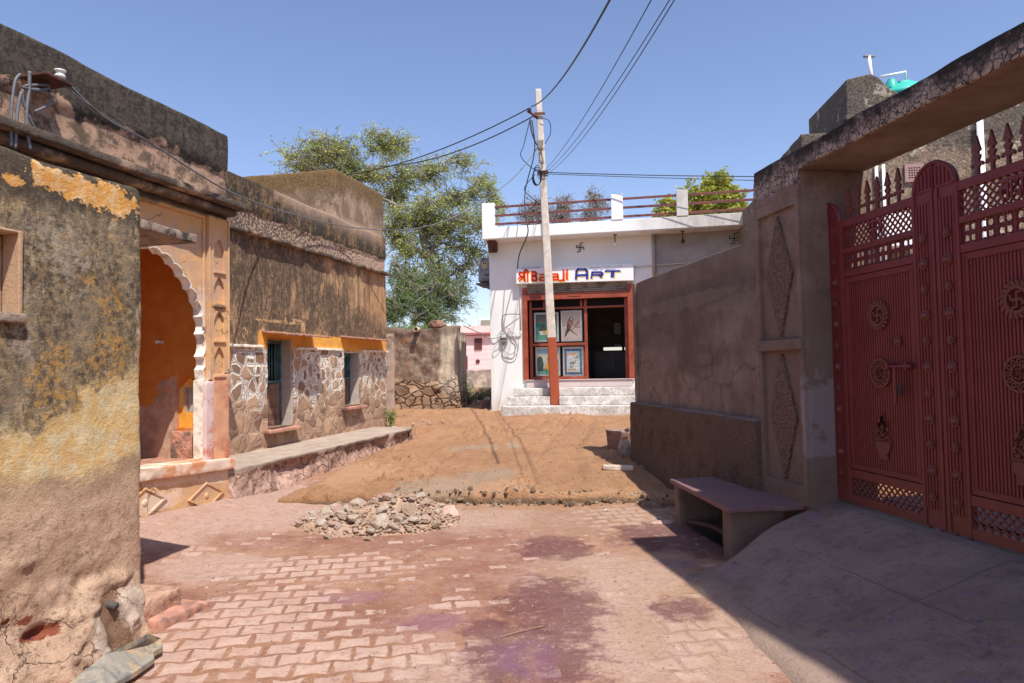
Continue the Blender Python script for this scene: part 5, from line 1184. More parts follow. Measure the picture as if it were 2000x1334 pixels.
def ring(r0, r1, y0, y1, n=32, cx=0, cz=0):
    vs = []; fs = []
    for k in range(n):
        a = 2*math.pi*k/n; c_, s_ = math.cos(a), math.sin(a)
        vs += [(cx+r0*c_,y0,cz+r0*s_),(cx+r1*c_,y0,cz+r1*s_),(cx+r1*c_,y1,cz+r1*s_),(cx+r0*c_,y1,cz+r0*s_)]
    for k in range(n):
        a = 4*k; b = 4*((k+1)%n); fs += [(a,a+1,b+1,b),(a+1,a+2,b+2,b+1),(a+2,a+3,b+3,b+2),(a+3,a,b,b+3)]
    return vs, fs
def ringat(cx, cz, r0, r1, y0, y1): return ring(r0, r1, y0, y1, 12, cx, cz)
def vase():
    mb = MB(); mb.prism([(-.045,0),(.045,0),(.05,.02),(.035,.035),(.06,.06),(.075,.095),(.085,.13),(-.085,.13),(-.075,.095),(-.06,.06),(-.035,.035),(-.05,.02)], -.012, 0)
    rn = random.Random(3)
    for k in range(22):
        t = k/21; wz = .15+.15*rn.random(); wx = (rn.random()-.5)*.15*(1-(wz-.13)/.24); mb.add(*ringat(wx, wz, .006,.019,-.012,0))
    for k in range(7): mb.add(*ringat(-.07+.0233*k, .137, .005,.013,-.012,0))
    mb.prism([(-.02,.29),(0,.345),(.02,.29)], -.012, 0); return mb
SP = spear(); RO = rosette(); BO = boss(); meshes = {}
def inst(key, mk, name, parent, x, z, y=0.0, sx_=1, s_=1):
    if key not in meshes:
        mb = mk(); o = mb.build(name, GATE); meshes[key] = o.data; bpy.data.objects.remove(o)
    o = bpy.data.objects.new(name, meshes[key]); COL.objects.link(o); o.parent = parent; o.location = (x, y, z); o.scale = (sx_*s_, s_, s_); return o
def gate_leaf(mir, label, word):
    g0_ = thing('gate_leaf', label, 'gate', G, (1.15 if mir else 0, 0, 0), 'leaves of the dark red gate')
    ox = 1.15 if mir else 0
    X = (lambda a: 2.30-a-ox) if mir else (lambda a: a-ox)
    def bx_(name, a, b, y0, y1, z0, z1, bev=.003, par=None):
        x0_, x1_ = sorted((X(a), X(b))); return MB().box(x0_, x1_, y0, y1, z0, z1).build(name, GATE, par or g0_, bevel=bev)
    # stiles
    for a, b, top in ((.008,.20,2.70),(.952,1.143,2.715)):
        st_ = bx_('stile', a, b, .012, .05, .50, top)
        bx_('stile_edge', a, a+.028, 0, .0118, .50, top, par=st_); bx_('stile_edge', b-.028, b, 0, .0118, .50, top, par=st_)
        n = 5; mb = MB(); wd = (b-a-.056)/n
        for k in range(n):
            x0_, x1_ = sorted((X(a+.028+wd*(k+.25)), X(a+.028+wd*(k+.75)))); mb.box(x0_, x1_, .004, .0118, .62, top-.07)
        mb.build('stile_ribs', GATE, st_)
        for k in range(11):
            zz = .70+k*.171 if a > .5 else .72+k*.168
            (inst('ro', rosette, 'rosette', g0_, X((a+b)/2), zz, .003) if k % 2 == 0 else inst('bo', boss, 'boss', g0_, X((a+b)/2), zz, .003))
    # arched heads
    def half_arch(cx, wd, sgn, z0_, h_):
        n = 12; pts_ = [(X(cx), z0_)] + [(X(cx+sgn*wd*math.cos(t)), z0_+h_*math.sin(t)) for t in np.linspace(0, math.pi/2, n)]
        mb = MB().prism(pts_, .008, .05); o = mb.build('arched_head', GATE, g0_, bevel=.003)
        rim = []
        for t in np.linspace(0, math.pi/2, n): rim.append((X(cx+sgn*wd*math.cos(t)), .004, z0_+h_*math.sin(t)))
        MB().tube(rim, .012, 6).build('rim', GATE, o, smooth=True)
        mb = MB()
        for k in range(4):
            u = (k+.6)/5; xx = X(cx+sgn*wd*u); hz = h_*math.sqrt(max(0,1-u*u))-.03; mb.box(xx-.006, xx+.006, .0, .0078, z0_+.02, z0_+max(.03,hz))
        mb.build('head_ribs', GATE, o)
    half_arch(1.143, .165, -1, 2.716, .175); half_arch(.012, .16, 1, 2.701, .19)
    # rails
    for nm_, a, b, z0_, z1_ in (('bottom_rail',.2,.952,.50,.565),('rail',.2,.952,.70,.765),('rail',.2,.952,2.262,2.315),('rail',.2,.952,2.447,2.492),('top_rail',.2,.952,2.655,2.715)):
        bx_(nm_, a+.0005, b-.0005, .004, .045, z0_, z1_)
    # ribbed panel
    pn = bx_('panel', .2005, .9515, .030, .038, .7655, 2.2615)
    bx_('panel_frame', .205, .245, .012, .0298, .77, 2.258, par=pn); bx_('panel_frame', .905, .948, .012, .0298, .77, 2.258, par=pn)
    bx_('panel_frame', .2455, .9045, .012, .0298, 2.215, 2.258, par=pn); bx_('panel_frame', .2455, .9045, .012, .0298, .77, .81, par=pn)
    mb = MB(); n = 26; wd = (.9045-.2455)/n
    for k in range(n):
        x0_, x1_ = sorted((X(.2455+wd*(k+.18)), X(.2455+wd*(k+.82)))); mb.prism([(x0_,.8105),(x1_,.8105),(x1_,2.2145),(x0_,2.2145)], .020, .0298)
    mb.build('ribs', GATE, pn)
    dent = MB()
    for zz in np.arange(.80, 2.24, .022):
        x0_, x1_ = sorted((X(.925), X(.942))); dent.box(x0_, x1_, .006, .0118, zz, zz+.011)
    dent.build('beading', GATE, pn)
    inst('sun', lambda: wheel('sun'), 'sun_emblem', g0_, X(.573), 1.935, .018); inst('om', lambda: wheel('om'), 'round_emblem', g0_, X(.577), 1.512, .018)
    inst('vase', vase, 'flower_vase', g0_, X(.577), .885, .018)
    # lattices
    for nm_, z0_, z1_, stp in (('lower_lattice',.5655,.6995,.058),('lattice',2.4925,2.6545,.052)):
        mb = MB(); h_ = z1_-z0_
        for sgn in (1,-1):
            k = .2-h_
            while k < .952:
                a0_, a1_ = (k, k+h_) if sgn > 0 else (k+h_, k); za, zb_ = z0_, z1_
                xa, xb = a0_, a1_
                # clip to panel
                def cl(xa, za, xb, zb_):
                    pts = []
                    for (p, q, r_, s_) in ((xa,za,xb,zb_),(xb,zb_,xa,za)):
                        if p < .2: t = (.2-p)/(r_-p); p, q = .2, q+(s_-q)*t
                        if p > .952: t = (p-.952)/(p-r_); p, q = .952, q+(s_-q)*t
                        pts.append((p, q))
                    return pts
                if min(xa, xb) < .952-.01 and max(xa, xb) > .2+.01:
                    (p, q), (r_, s_) = cl(xa, za, xb, zb_)
                    st_ = strokes([[(X(p), q), (X(r_), s_)]], .011, .018 if sgn > 0 else .0265, .026 if sgn > 0 else .034); mb.add(st_.v, st_.f)
                k += stp
        mb.build(nm_, GATE, g0_)
    # band of C scrolls between rails
    mb = MB(); n = 12; wd = .752/n
    for k in range(n):
        cx = .2+wd*(k+.5)
        for (cz, fl) in ((2.348,1),(2.414,-1)):
            p_ = [(X(cx+.021*math.cos(t)*(1 if k % 2 else -1)), cz+.028*math.sin(t)) for t in np.linspace(-2.2, 2.2, 9)]
            s_ = strokes([p_], .011, .018, .030); mb.add(s_.v, s_.f)
        s_ = strokes([[(X(cx-wd/2), 2.316),(X(cx-wd/2), 2.446)], [(X(cx-.02), 2.381),(X(cx+.02), 2.381)]], .012, .020, .028); mb.add(s_.v, s_.f)
    mb.build('scroll_band', GATE, g0_)
    tmb = text(word, .12, .005, bold=.003); c0 = X(.576); fit(tmb, c0-.085, c0+.085, 2.505, 2.645, .012); tmb.build('lettering', GATE, g0_)
    for k in range(6 if not mir else 6):
        inst('sp', spear, 'spear', g0_, X(.275+.108*k), 2.714, .025)
    if not mir:
        bl_ = MB().tube([(.66,-.03,1.56),(.93,-.03,1.56)], .011, 10).build('latch_bolt', GATE, g0_, smooth=True)
        MB().box(.70,.72,-.045,.02,1.54,1.585).build('bolt_guide', GATE, bl_, bevel=.003); MB().box(.88,.90,-.045,.02,1.54,1.585).build('bolt_guide', GATE, bl_, bevel=.003)
        MB().box(.775,.80,-.05,-.035,1.30,1.555).build('latch_hasp', GATE, g0_, bevel=.004)
        MB().box(.80,.84,-.04,-.02,1.36,1.43).build('padlock', simple('dark_padlock', (.06,.035,.03)), g0_, bevel=.006)
        inst('bo', boss, 'knob', g0_, .775, 1.735, .005, s_=.9)
    for a in (.98, 1.09): MB().tube([(X(a),.03,.51),(X(a),.03,.455)], .012, 8).build('drop_pin', GATE, g0_)
    return g0_
gate_leaf(False, 'dark red iron gate leaf next to the pillar, with the latch and padlock', 'शुभ')
gate_leaf(True, 'dark red iron gate leaf nearer the camera, cut by the right edge, no latch', 'लाभ')
# ------------------------------------------------------------------ stone bench over the drain
m = M('bench_slab'); g = m.noise(5,6,.7); x, y, z = m.xyz()
c = m.mix(m.step(g,.35,.65), A(176,132,124,2.), A(160,124,134,2.)); c = m.mix(m.step(m.noise(3,5,.7,off=5),.5,.65)*.5, c, A(190,146,120,2.)); c = m.mix(m.step(m.noise(8,5,.7,off=8),.55,.68)*.5, c, A(150,104,140,2.))
BEN = m.out(c, .8, g*.3, .006)
bench = thing('stone_bench', 'reddish stone slab bench on two block legs in front of the shaded wall', 'bench', R, (-.87,-.5,0))
mb = rbox(0, 1.46, -.03, .53, .405, .45, res=.035, r=.006, amp=.006, freq=6, seed=110)
q = np.array(mb.v); q[:,1] -= (q[:,1] < .2)*(q[:,0])*.07; q[:,0] += (q[:,1] > .3)*(q[:,0] > 1.2)*.03; mb.v = [tuple(a) for a in q]
mb.build('seat', BEN, bench, smooth=True)
for a, b in ((.03,.16),(1.22,1.36)): rbox(a, b, .0 if a < 1 else -.07, .42, -.35, .402, res=.05, r=.012, amp=.01, freq=6, seed=int(a*100)).build('leg', PIL, bench, smooth=True)
dp = MB().tube(smooth_path([R.P(-.75,-.42,.04), R.P(-.35,-.30,.06), R.P(.1,-.30,.0), R.P(.35,-.40,-.12), R.P(.5,-.5,-.2)]), .028, 10); b_ = R.P(-.75,-.42,.04); dp.move(-b_)
o = dp.build('drain_pipe', simple('muddy_pipe', A(120,96,86,2), .15, 6, .6), smooth=True); o.location = b_; tag(o, 'thin curved pipe lying in the drain under the stone bench', 'pipe')
cf_ = rbox(.75, 3.0, .62, 6, .2, .505, res=.2, r=0, amp=.004); tag(cf_.build('courtyard_floor', simple('courtyard_cement', A(150,142,138,1.6), .12, 3, .9), fr=R), kind='structure')
# ------------------------------------------------------------------ house behind the gate
m = M('rough_house'); x, y, z = m.xyz(); g = m.noise(4,6,.7); f = m.noise(22,5,.75,off=3)
c = m.mix(m.step(f,.36,.64), A(96,82,70,1.), A(160,138,118,1.)); c = m.mix(m.step(g,.5,.65)*.4, c, A(96,84,74,.9)); c = m.mix(m.step(z+(g-.5)*1.6, 4.9,5.3)*.9, c, m.mix(m.step(f,.3,.7), A(56,50,46,1.), A(108,98,88,1.)))
c = m.mix(m.step(m.noise(3,5,.75,off=8),.56,.64)*.6, c, A(196,182,164,.9))
RHM = m.out(c, .95, f*.9+g*.3, .03)
HB = FR(at(1560,500,11.5), 97)
rh = thing('rough_rendered_house', 'dark blotchy rendered house behind the gate with roof tank and white pipes', 'house', HB)
hz = HB.pix(1600,262)[1]
mb = rbox(.0, 8, 0, .3, -.3, hz-.3, res=.10, r=.02, amp=.02, freq=4, resy=.15, seed=120); mb.build('wall', RHM, rh, smooth=True)
s0, zt = HB.pix(1562,262); s1, _ = HB.pix(1625,262)
rbox(s0, s1+.4, -.06, 2.2, hz-.45, hz, res=.08, r=.02, amp=.02, freq=5, seed=121).build('parapet_block', RHM, rh, smooth=True)
MB().box(0,.3,.31,5,-.3,hz-.35).box(7.7,8,.31,5,-.3,hz-.35).box(0.01,7.99,.31,5,hz-.5,hz-.36).build('side_walls', RHM, rh)
# stepped roof block with a sloping left flank
sc_ = [HB.pix(*q_, .3) for q_ in ((1652,155),(1700,143),(1716,150),(1738,172),(1765,186),(1795,192),(1860,200),(1860,300),(1655,300))]
mb = MB().prism(sc_, .3, 2.4)
lf = [(1652,158,.3),(1640,172,.8),(1631,198,1.2),(1627,232,1.4),(1612,262,1.9)]
L3 = [(HB.pix(a_, b_, y_)[0], y_, HB.pix(a_, b_, y_)[1]) for a_, b_, y_ in lf]; zb0 = hz-.5; vs = []; fs = []
for (a_, y_, b_) in L3: vs += [(a_,y_,b_),(a_,y_,zb0),(sc_[0][0],2.39,b_),(sc_[0][0],2.39,zb0)]
for i in range(len(L3)-1): j = 4*i; fs += [(j,j+4,j+5,j+1),(j,j+2,j+6,j+4),(j+2,j+3,j+7,j+6)]
mb2 = MB().add(vs, fs+[(0,1,3,2),(16,18,19,17)])
mb.build('roof_stair_block', RHM, rh, bevel=.03); mb2.build('sloping_flank', RHM, rh)
zz_ = HB.pix(1990,195)[1]; a, _ = HB.pix(1705,240); rbox(a, 8, .0, .28, hz-.32, zz_, res=.12, r=.02, amp=.015, freq=4, resy=.15, seed=122).build('upper_wall', RHM, rh, smooth=True)
a, b = HB.pix(1660,232,.2); MB().box(a-.1, a+1.8, .12, .29, b-.04, b+.04).build('roof_ledge', RHM, rh, bevel=.015)
PW = simple('white_pipe', A(232,232,236,.9), .05, 8, .5, bump=0)
for px, w_ in ((1916,.05),):
    a, _ = HB.pix(px, 300, -.08); MB().tube([(a,-.08,.2),(a,-.08,hz+.6)], w_, 12).build('downpipe', PW, rh, smooth=True)
for px in (1712, 1726): a, _ = HB.pix(px, 350, -.05); MB().tube([(a,-.05,.2),(a,-.05,HB.pix(px,322,-.05)[1])], .025, 10).build('thin_pipe', PW, rh, smooth=True)
a, b = HB.pix(1785,338,-.02); a1, b1 = HB.pix(1768,355,-.02); wv_ = abs(a-a1)
vt = curve2d([[(a-.15,b-.15),(a+.15,b-.15),(a+.15,b+.15),(a-.15,b+.15)]]+[[(a+.04*i+.018*sx_+0, b+.04*j+.017*sz_) for sx_, sz_ in ((-.7,-.7),(.7,-.7),(.7,.7),(-.7,.7))] for i in range(-2,3) for j in range(-2,3)], .02); vt.move((0,-.022,0))
vo = vt.build('vent', simple('mauve_vent', A(150,120,118,.9), .1, 8), rh); MB().box(a-.12,a+.12,-.0015,-.001,b-.12,b+.12).build('vent_dark', BLACK, vo)
a, b = HB.pix(1820,420,-.25); MB().box(a-.75, a-.25, -.3, -.02, b-.5, b+.05).build('white_canopy', PW, rh, bevel=.02)
t0 = HB.P(*[HB.pix(1762,188,2.8)[0]], 2.8, HB.pix(1762,188,2.8)[1])
tk = thing('water_tank', 'green round plastic water tank on the roof behind the gate beam', 'water tank', None, (t0.x, t0.y, t0.z-.75))
TG = simple('green_tank_plastic', A(46,168,150,.9), .08, 5, .45, bump=0)
MB().lathe((0,0,0), [(.56,0),(.58,.1),(.58,.62),(.61,.66),(.61,.72),(.58,.74),(.55,.80),(.40,.90),(.22,.96),(.22,1.0),(0,1.01)], 30, close=False).build('tank_body', TG, tk, smooth=True)
MB().lathe((-.36,-.25,.80), [(.0,.22),(.06,.2),(.11,.12),(.13,.0)], 14, close=False).build('tank_cap', TG, tk, smooth=True)
p0 = at(1720,150,13.6)
wire('rooftop_pipe', [p0, at(1755,143,13.6), at(1768,140,13.7), at(1769,160,13.8)], .022, 'white pipe bending over into the green roof tank', PW, 'pipe')
p0 = at(1703,146,12.6); p1 = at(1697,110,12.6)
vp = thing('vent_pipe', 'short upright white pipe with a crossbar on top of the dark roof block', 'pipe', None, tuple(p0))
d_ = p1-p0; MB().tube([(0,0,-.2),tuple(d_)], .03, 10).build('pipe', PW, vp, smooth=True); MB().tube([(d_.x-.10,0,d_.z),(d_.x+.10,0,d_.z)], .028, 8).build('crossbar', simple('grey_steel_cap', (.25,.26,.28)), vp, smooth=True)
# ------------------------------------------------------------------ ruined stone wall at the end of the street
RWo = ground(893,801,.47); RW = FR((RWo.x, RWo.y), 100)
m = M('ruined_masonry'); x, y, z = m.xyz(); g = m.noise(4,6,.7); f = m.noise(40,5,.75,off=3)
wv = m.warp(2.6,.35,3, vec=m.sc((1,1,1.5))); ed = m.vor(3.2,'DISTANCE_TO_EDGE', wv); cid = m.vor(3.2,'F1',wv,'Color'); k = m.vm('DOT_PRODUCT', cid, (.5,.5,0))
st = m.mix(k, A(128,100,80,KL), A(186,152,122,KL)); st = m.mix(m.step(f,.4,.7)*.4, st, A(110,88,72,KL)); st = m.mix(m.step(ed,.05,.015), st, A(58,44,36,KL))
pl = m.mix(m.step(g,.35,.62), A(150,126,106,KL), A(104,88,76,KL)); pl = m.mix(m.step(m.noise(9,6,.75,off=5),.52,.62)*.5, pl, A(176,148,124,KL)); pl = m.mix(m.step(m.noise(5,4,.6,off=15),.62,.66)*.8, pl, A(186,118,68,KL))
up = m.step(z+(m.noise(2,5,.7,off=9)-.5)*.8, 1.25, 1.40); c = m.mix(up, st, pl)
edge = m.step(x+(m.noise(2,4,.6,off=2)-.5)*.35-z*.0, -.52,-.38); c = m.mix(edge*m.step(z,.7,1.2), c, m.mix(m.step(m.noise(4,6,.7,vec=m.sc((1,1,.2))),.4,.6), A(160,146,132,KL), A(206,188,162,KL)))
c = m.mix(m.step(z+(g-.5)*.3, 2.45,2.6)*.6, c, A(110,86,76,KL))
hh = m.mix(up, m.step(ed,.0,.12)*1.5+f*.3, g*.7+f*.4)
RUIN = m.out(c, .95, hh, .05)
rw = thing('ruined_stone_wall', 'crumbling rubble stone wall with a plastered end at the back of the street', 'wall', RW)
sL = RW.pix(757,760)[0]; zt = RW.pix(830,640)[1]
def rwf(p):
    q = np.stack([p[:,0], p[:,0]*0, p[:,2]], -1)
    p[:,1] -= (p[:,1] < .2)*((fbm(q, 3.5, 4, 12)-.5)*.16)*(1-.7*(p[:,0] > -.45)); p[:,2] += (p[:,2] > zt-.3)*((fbm(q, 1.8, 4, 9)-.5)*.22); return p
mb = rbox(sL-2.5, .02, 0, .42, .1, zt, res=.05, r=.02, amp=.012, freq=7, resy=.1, seed=130, fn=rwf); mb.build('wall_body', RUIN, rw, smooth=True)
s1_ = RW.pix(771,700)[0]; mb = rbox(sL-.6, s1_, -.10, .1, .1, zt-.15, res=.06, r=.02, amp=.012, freq=5, seed=131); mb.build('plaster_pier', simple('pale_grey_plaster', A(168,146,132,KL), .12, 6, .95, dirt=A(130,112,98,KL), dscale=3), rw, smooth=True)
a, b = RW.pix(817,644); MB().lathe((a,.05,b), [(.0,0),(.07,0),(.07,.30),(.055,.30),(.05,.05)], 16, 'y', close=False).build('drain_pipe', simple('pale_pipe', A(190,170,152,KL), .1, 8), rw, smooth=True)
mb = rbox(-.40, .03, .40, 1.05, .1, zt-.12, res=.08, r=.02, amp=.01, seed=132); mb.build('end_pier', RUIN, rw, smooth=True)
BRICKM = simple('broken_brick', A(186,116,86,KG), .25, 15, .95, bs=30, dist=.01)
ROCKM = [simple('pale_rubble_%d' % i, c_, .18, 9, .95, bs=40, dist=.01, dirt=d_, dscale=8) for i, (c_, d_) in enumerate(((A(222,200,180,1.35), A(190,158,134,1.35)), (A(214,176,160,1.35), A(228,196,180,1.35)), (A(204,176,150,1.35), A(170,138,114,1.35)), (A(232,214,198,1.3), A(204,176,154,1.35))))]
def put_rock(name, c, size, seed, mat, label, cat, group=None, flat=.8, sub=2, sx_=1):
    mb = rock((0,0,0), size, seed, sub, flat); mb.v = [(a*sx_, b, d) for a, b, d in mb.v]; o = mb.build(name, mat); o.location = c; return tag(o, label, cat, group)
a, b = RW.pix(852,634); put_rock('brick_lump', RW.P(a,.2,b+.02), .24, 5, simple('brown_lump', A(160,120,98,KG), .25, 8), 'large pointed brown lump on top of the ruined stone wall', 'rubble', sx_=1.3)
for k in range(16):
    a, b = RW.pix(845+k*3.4, 640, .2); put_rock('brick_piece', RW.P(a, .1+.2*random.random(), b-.02+.05*random.random()), random.uniform(.05,.09), k, BRICKM, 'small broken red brick piece lying along the ruined wall top', 'brick', 'broken bricks on the ruined wall', sub=1)
# ------------------------------------------------------------------ foliage
def leafmat(name, a, b, c_):
    m = M(name); v = m.attr('tone'); col = m.mix(m.step(v,0,.5), a, b); col = m.mix(m.step(v,.6,1), col, c_)
    m.b.inputs['Subsurface Weight'].default_value = 0
    m.out(col, .55); tr = m.n('ShaderNodeBsdfTranslucent'); m.L(m.mix(.5, col, (.30,.34,.05)), tr.inputs[0]); mx = m.n('ShaderNodeMixShader'); mx.inputs[0].default_value = .35
    m.t.links.new(m.b.outputs[0], mx.inputs[1]); m.t.links.new(tr.outputs[0], mx.inputs[2]); m.t.links.new(mx.outputs[0], m.t.nodes['Material Output'].inputs[0]); return m.mat
LFA = leafmat('olive_leaf', (.20,.27,.06), (.44,.50,.13), (.72,.68,.22)); LFB = leafmat('fresh_green_leaf', (.06,.15,.025), (.16,.31,.05), (.36,.46,.09))
LFC = leafmat('yellow_green_leaf', (.20,.26,.04), (.46,.46,.07), (.66,.56,.10)); LFD = leafmat('dry_leaf', (.16,.15,.09), (.24,.22,.14), (.30,.27,.18)); BARK = simple('grey_bark', (.24,.21,.18), .3, 8, .95, bs=20, dist=.02)
def leaves(pts, size, asp, rng, mat, name, parent, tones):
    n = len(pts); P_ = np.array(pts); d = rng.normal(size=(n,3)); d /= np.linalg.norm(d,axis=1,keepdims=True); d[:,2] = d[:,2]*.7-.15
    e = rng.normal(size=(n,3)); e = np.cross(d, e); e /= np.linalg.norm(e,axis=1,keepdims=True)
    L = size*rng.uniform(.6,1.25,(n,1)); W_ = L*asp
    q = np.stack([P_, P_+d*L*.5+e*W_*.5, P_+d*L, P_+d*L*.5-e*W_*.5], 1).reshape(-1,3)
    mb = MB(); mb.v = q.tolist(); mb.f = [(4*i,4*i+1,4*i+2,4*i+3) for i in range(n)]
    return mb.build(name, mat, parent, attrs={'tone': np.repeat(tones, 4)})
def tree(label, base, trunk, clusters, leafm, seed, nleaf, lsize, asp=.45, name='tree', group=None, twl=1.0, r0=.22, tw_n=1.0, gname='leafy tree'):
    """trunk: list of points; clusters: (x,y,z,radius x,y,z,weight)"""
    rng = np.random.default_rng(seed); rnd = random.Random(seed); b0 = Vector(base)
    t = thing(name, label, 'tree', None, tuple(b0), group)
    tk = [Vector(p)-b0 for p in trunk]; mb = MB(); sp = smooth_path(tk, 5); mb.tube(sp, [r0*(1-.55*i/(len(sp)-1)) for i in range(len(sp))], 9)
    pts = []; tones = []; tot = sum(c[6] for c in clusters)
    nodes = [(p, r0*(1-.55*i/(len(sp)-1))) for i, p in enumerate(sp)][len(sp)//3:]
    for c in clusters:
        cc = Vector(c[:3])-b0
        nd = min(nodes, key=lambda q: (q[0]-cc).length + max(0, q[0].z-cc.z)*1.5); a = nd[0]
        mid = a.lerp(cc, .5)+Vector((rnd.gauss(0,.3), rnd.gauss(0,.3), .25+rnd.gauss(0,.2))); lim = smooth_path([a, mid, cc], 6)
        rr = min(nd[1]*.6, .10)
        mb.tube(lim, [rr*(1-.75*i/(len(lim)-1)) for i in range(len(lim))], 6)
        for i, p in enumerate(lim[2:]): nodes.append((p, rr*(1-.75*(i+2)/(len(lim)-1))))
        ntw = max(3, int(34*tw_n*c[6]))
        nl = nleaf*c[6]/tot/ntw
        for k in range(ntw):
            d = Vector((rnd.gauss(0,1), rnd.gauss(0,1), rnd.gauss(0,1))).normalized()*rnd.uniform(.35,1)
            tip = cc+Vector((d.x*c[3], d.y*c[4], d.z*c[5])); st = lim[rnd.randrange(3, len(lim))]
            m1 = st.lerp(tip,.5)+Vector((rnd.gauss(0,.15),rnd.gauss(0,.15),rnd.gauss(0,.15)+.1)); tw = smooth_path([st, m1, tip], 4)
            mb.tube(tw, [.022*(1-.7*i/(len(tw)-1)) for i in range(len(tw))], 4, caps=False)
            tb = rnd.gauss(.42,.17)
            for s2 in range(4):
                i0 = rnd.randrange(len(tw)//3, len(tw)); e = tw[i0]+Vector((rnd.gauss(0,.28),rnd.gauss(0,.28),rnd.gauss(-.05,.24)))*twl
                mb.tube([tw[i0], e], [.009,.004], 3, caps=False)
                n = max(2, int(nl/4*rnd.uniform(.4,1.6)))
                for j in range(n):
                    u = rnd.random()**.7; q = tw[i0].lerp(e, u)+Vector((rnd.gauss(0,.05),rnd.gauss(0,.05),rnd.gauss(0,.05)))*twl; pts.append(tuple(q)); tones.append(min(1,max(0,rnd.gauss(tb,.2))))
    mb.build('trunk', BARK, t, smooth=True)
    leaves(pts, lsize, asp, rng, leafm, 'crown', t, np.array(tones)); return t
def cl(px, py, Y, rx, rz, wgt, ry=None):
    p = at(px, py, Y); k = Y/F; return (p.x, p.y, p.z, rx*1.15*k, (ry if ry else max(rx,rz)*.9)*k, rz*k, wgt)
tb = at(835, 725, 24.5)
tree('big tree with sparse small olive leaves rising behind the ruined stone wall', tb, [tb, at(838,640,24.6), at(850,560,24.5), at(830,480,24.4), at(815,420,24.3)],
  [cl(560,300,22.5,40,25,.7), cl(620,290,23,50,30,1.), cl(590,335,23,55,18,.7), cl(680,300,24,50,45,1.1), cl(740,275,24,45,35,1.1), cl(780,290,25,40,40,1.0), cl(720,340,24,60,40,1.3), cl(790,350,24.5,60,45,1.4), cl(850,340,25,50,40,1.2),
   cl(900,320,24,40,25,.6), cl(890,390,24.5,55,40,1.3), cl(950,370,24,35,35,.8), cl(975,410,24,35,30,.7), cl(840,410,24,60,40,1.4), cl(780,430,24,45,45,1.3), cl(800,500,24,35,45,1.1), cl(880,450,24,50,35,1.2), cl(930,440,23.5,40,30,.9), cl(910,490,24,40,30,.8), cl(790,550,24,35,30,.8), cl(940,500,24,30,30,.5), cl(860,520,24,45,30,.8), cl(780,470,24.5,35,45,1.1), cl(850,560,25,45,35,.9), cl(900,540,24.5,35,30,.7), cl(840,450,25,50,40,1.1), cl(650,320,24,60,40,.9), cl(960,440,24,35,30,.6), cl(845,500,25,40,30,.6), cl(670,350,24,50,30,.8), cl(770,390,25,50,40,1.0)],
  LFA, 3, 50000, .088, .5, tw_n=.95)
tb = at(800, 720, 21)
tree('low feathery bright green tree spilling over the ruined stone wall', tb, [tb, at(806,650,21), at(815,600,21)],
  [cl(775,605,20.3,35,22,1.2), cl(800,585,20.5,40,22,1.3), cl(830,600,20.6,45,18,1.2), cl(790,555,21,45,25,1.3), cl(840,545,21.3,45,22,1.), cl(850,570,21,40,18,.9), cl(880,600,21,30,15,.7), cl(765,625,20,18,16,.9), cl(900,570,21.5,30,16,.6), cl(860,625,20.4,40,10,.7), cl(820,625,20.2,45,9,.9), cl(900,590,21.3,30,10,.4)],
  LFB, 5, 30000, .065, .32, twl=.8, r0=.12)
tb = at(1385, 640, 27)
tree('rounded yellow green tree seen over the shop roof railing', tb, [tb, at(1390,480,27), at(1392,430,27)],
  [cl(1330,408,27,38,16,1.), cl(1390,385,27,45,25,1.6), cl(1430,390,27,35,22,1.2), cl(1360,395,27,35,22,1.3), cl(1400,362,27,26,12,.8), cl(1300,415,27,18,8,.5), cl(1410,412,27,45,14,1)], LFC, 8, 24000, .15, .55, r0=.15, twl=.8)
for k, (px, wdt) in enumerate(((1040,45),(1095,40),(1160,35))):
    tb = at(px, 560, 26+k)
    tree(['thin dry bush showing above the shop roof, left of the pole','thin dry bush showing above the shop roof, just right of the pole','thin dry bush above the shop roof beside the white parapet post'][k], tb, [tb, at(px+3,470,26+k), at(px,430,26+k)], [cl(px-15,425,26+k,wdt*.6,20,1), cl(px+12,405,26+k,wdt*.6,22,1), cl(px+5,435,26+k,wdt*.7,12,1)], LFD, 20+k, 1100, .06, .35, name='bare_bush', r0=.04, tw_n=.9)
def shrub(name, label, base, h, r_, n, mat, seed, lsize=.06, asp=.35, stems=14, group=None, cat='plant'):
    rng = np.random.default_rng(seed); rnd = random.Random(seed); t = thing(name, label, cat, None, tuple(base), group); mb = MB(); pts = []; tn = []
    for k in range(stems):
        a = rnd.uniform(0,6.28); q = r_*rnd.uniform(.2,1); tip = Vector((q*math.cos(a), q*math.sin(a), h*rnd.uniform(.5,1))); md = tip*.5+Vector((0,0,h*.1)); p_ = smooth_path([Vector((0,0,-.02)), md*.8, tip], 4)
        mb.tube(p_, [.008*(1-.6*i/(len(p_)-1)) for i in range(len(p_))], 4); tb_ = rnd.gauss(.4,.2)
        for j in range(n//stems): u = rnd.random()**.6; q2 = p_[int(u*(len(p_)-1))]; pts.append(tuple(q2+Vector((rnd.gauss(0,.05),rnd.gauss(0,.05),rnd.gauss(0,.05)))*(h/.5)**.5)); tn.append(min(1,max(0,rnd.gauss(tb_,.2))))
    mb.build('stems', BARK, t); leaves(pts, lsize, asp, rng, mat, 'foliage', t, np.array(tn))
shrub('weed', 'small green weed growing at the corner of the long facade by the footpath end', Vector(LB.P(-.10,-.12,.44)), .36, .13, 420, LFB, 31, .05, .4, 12)
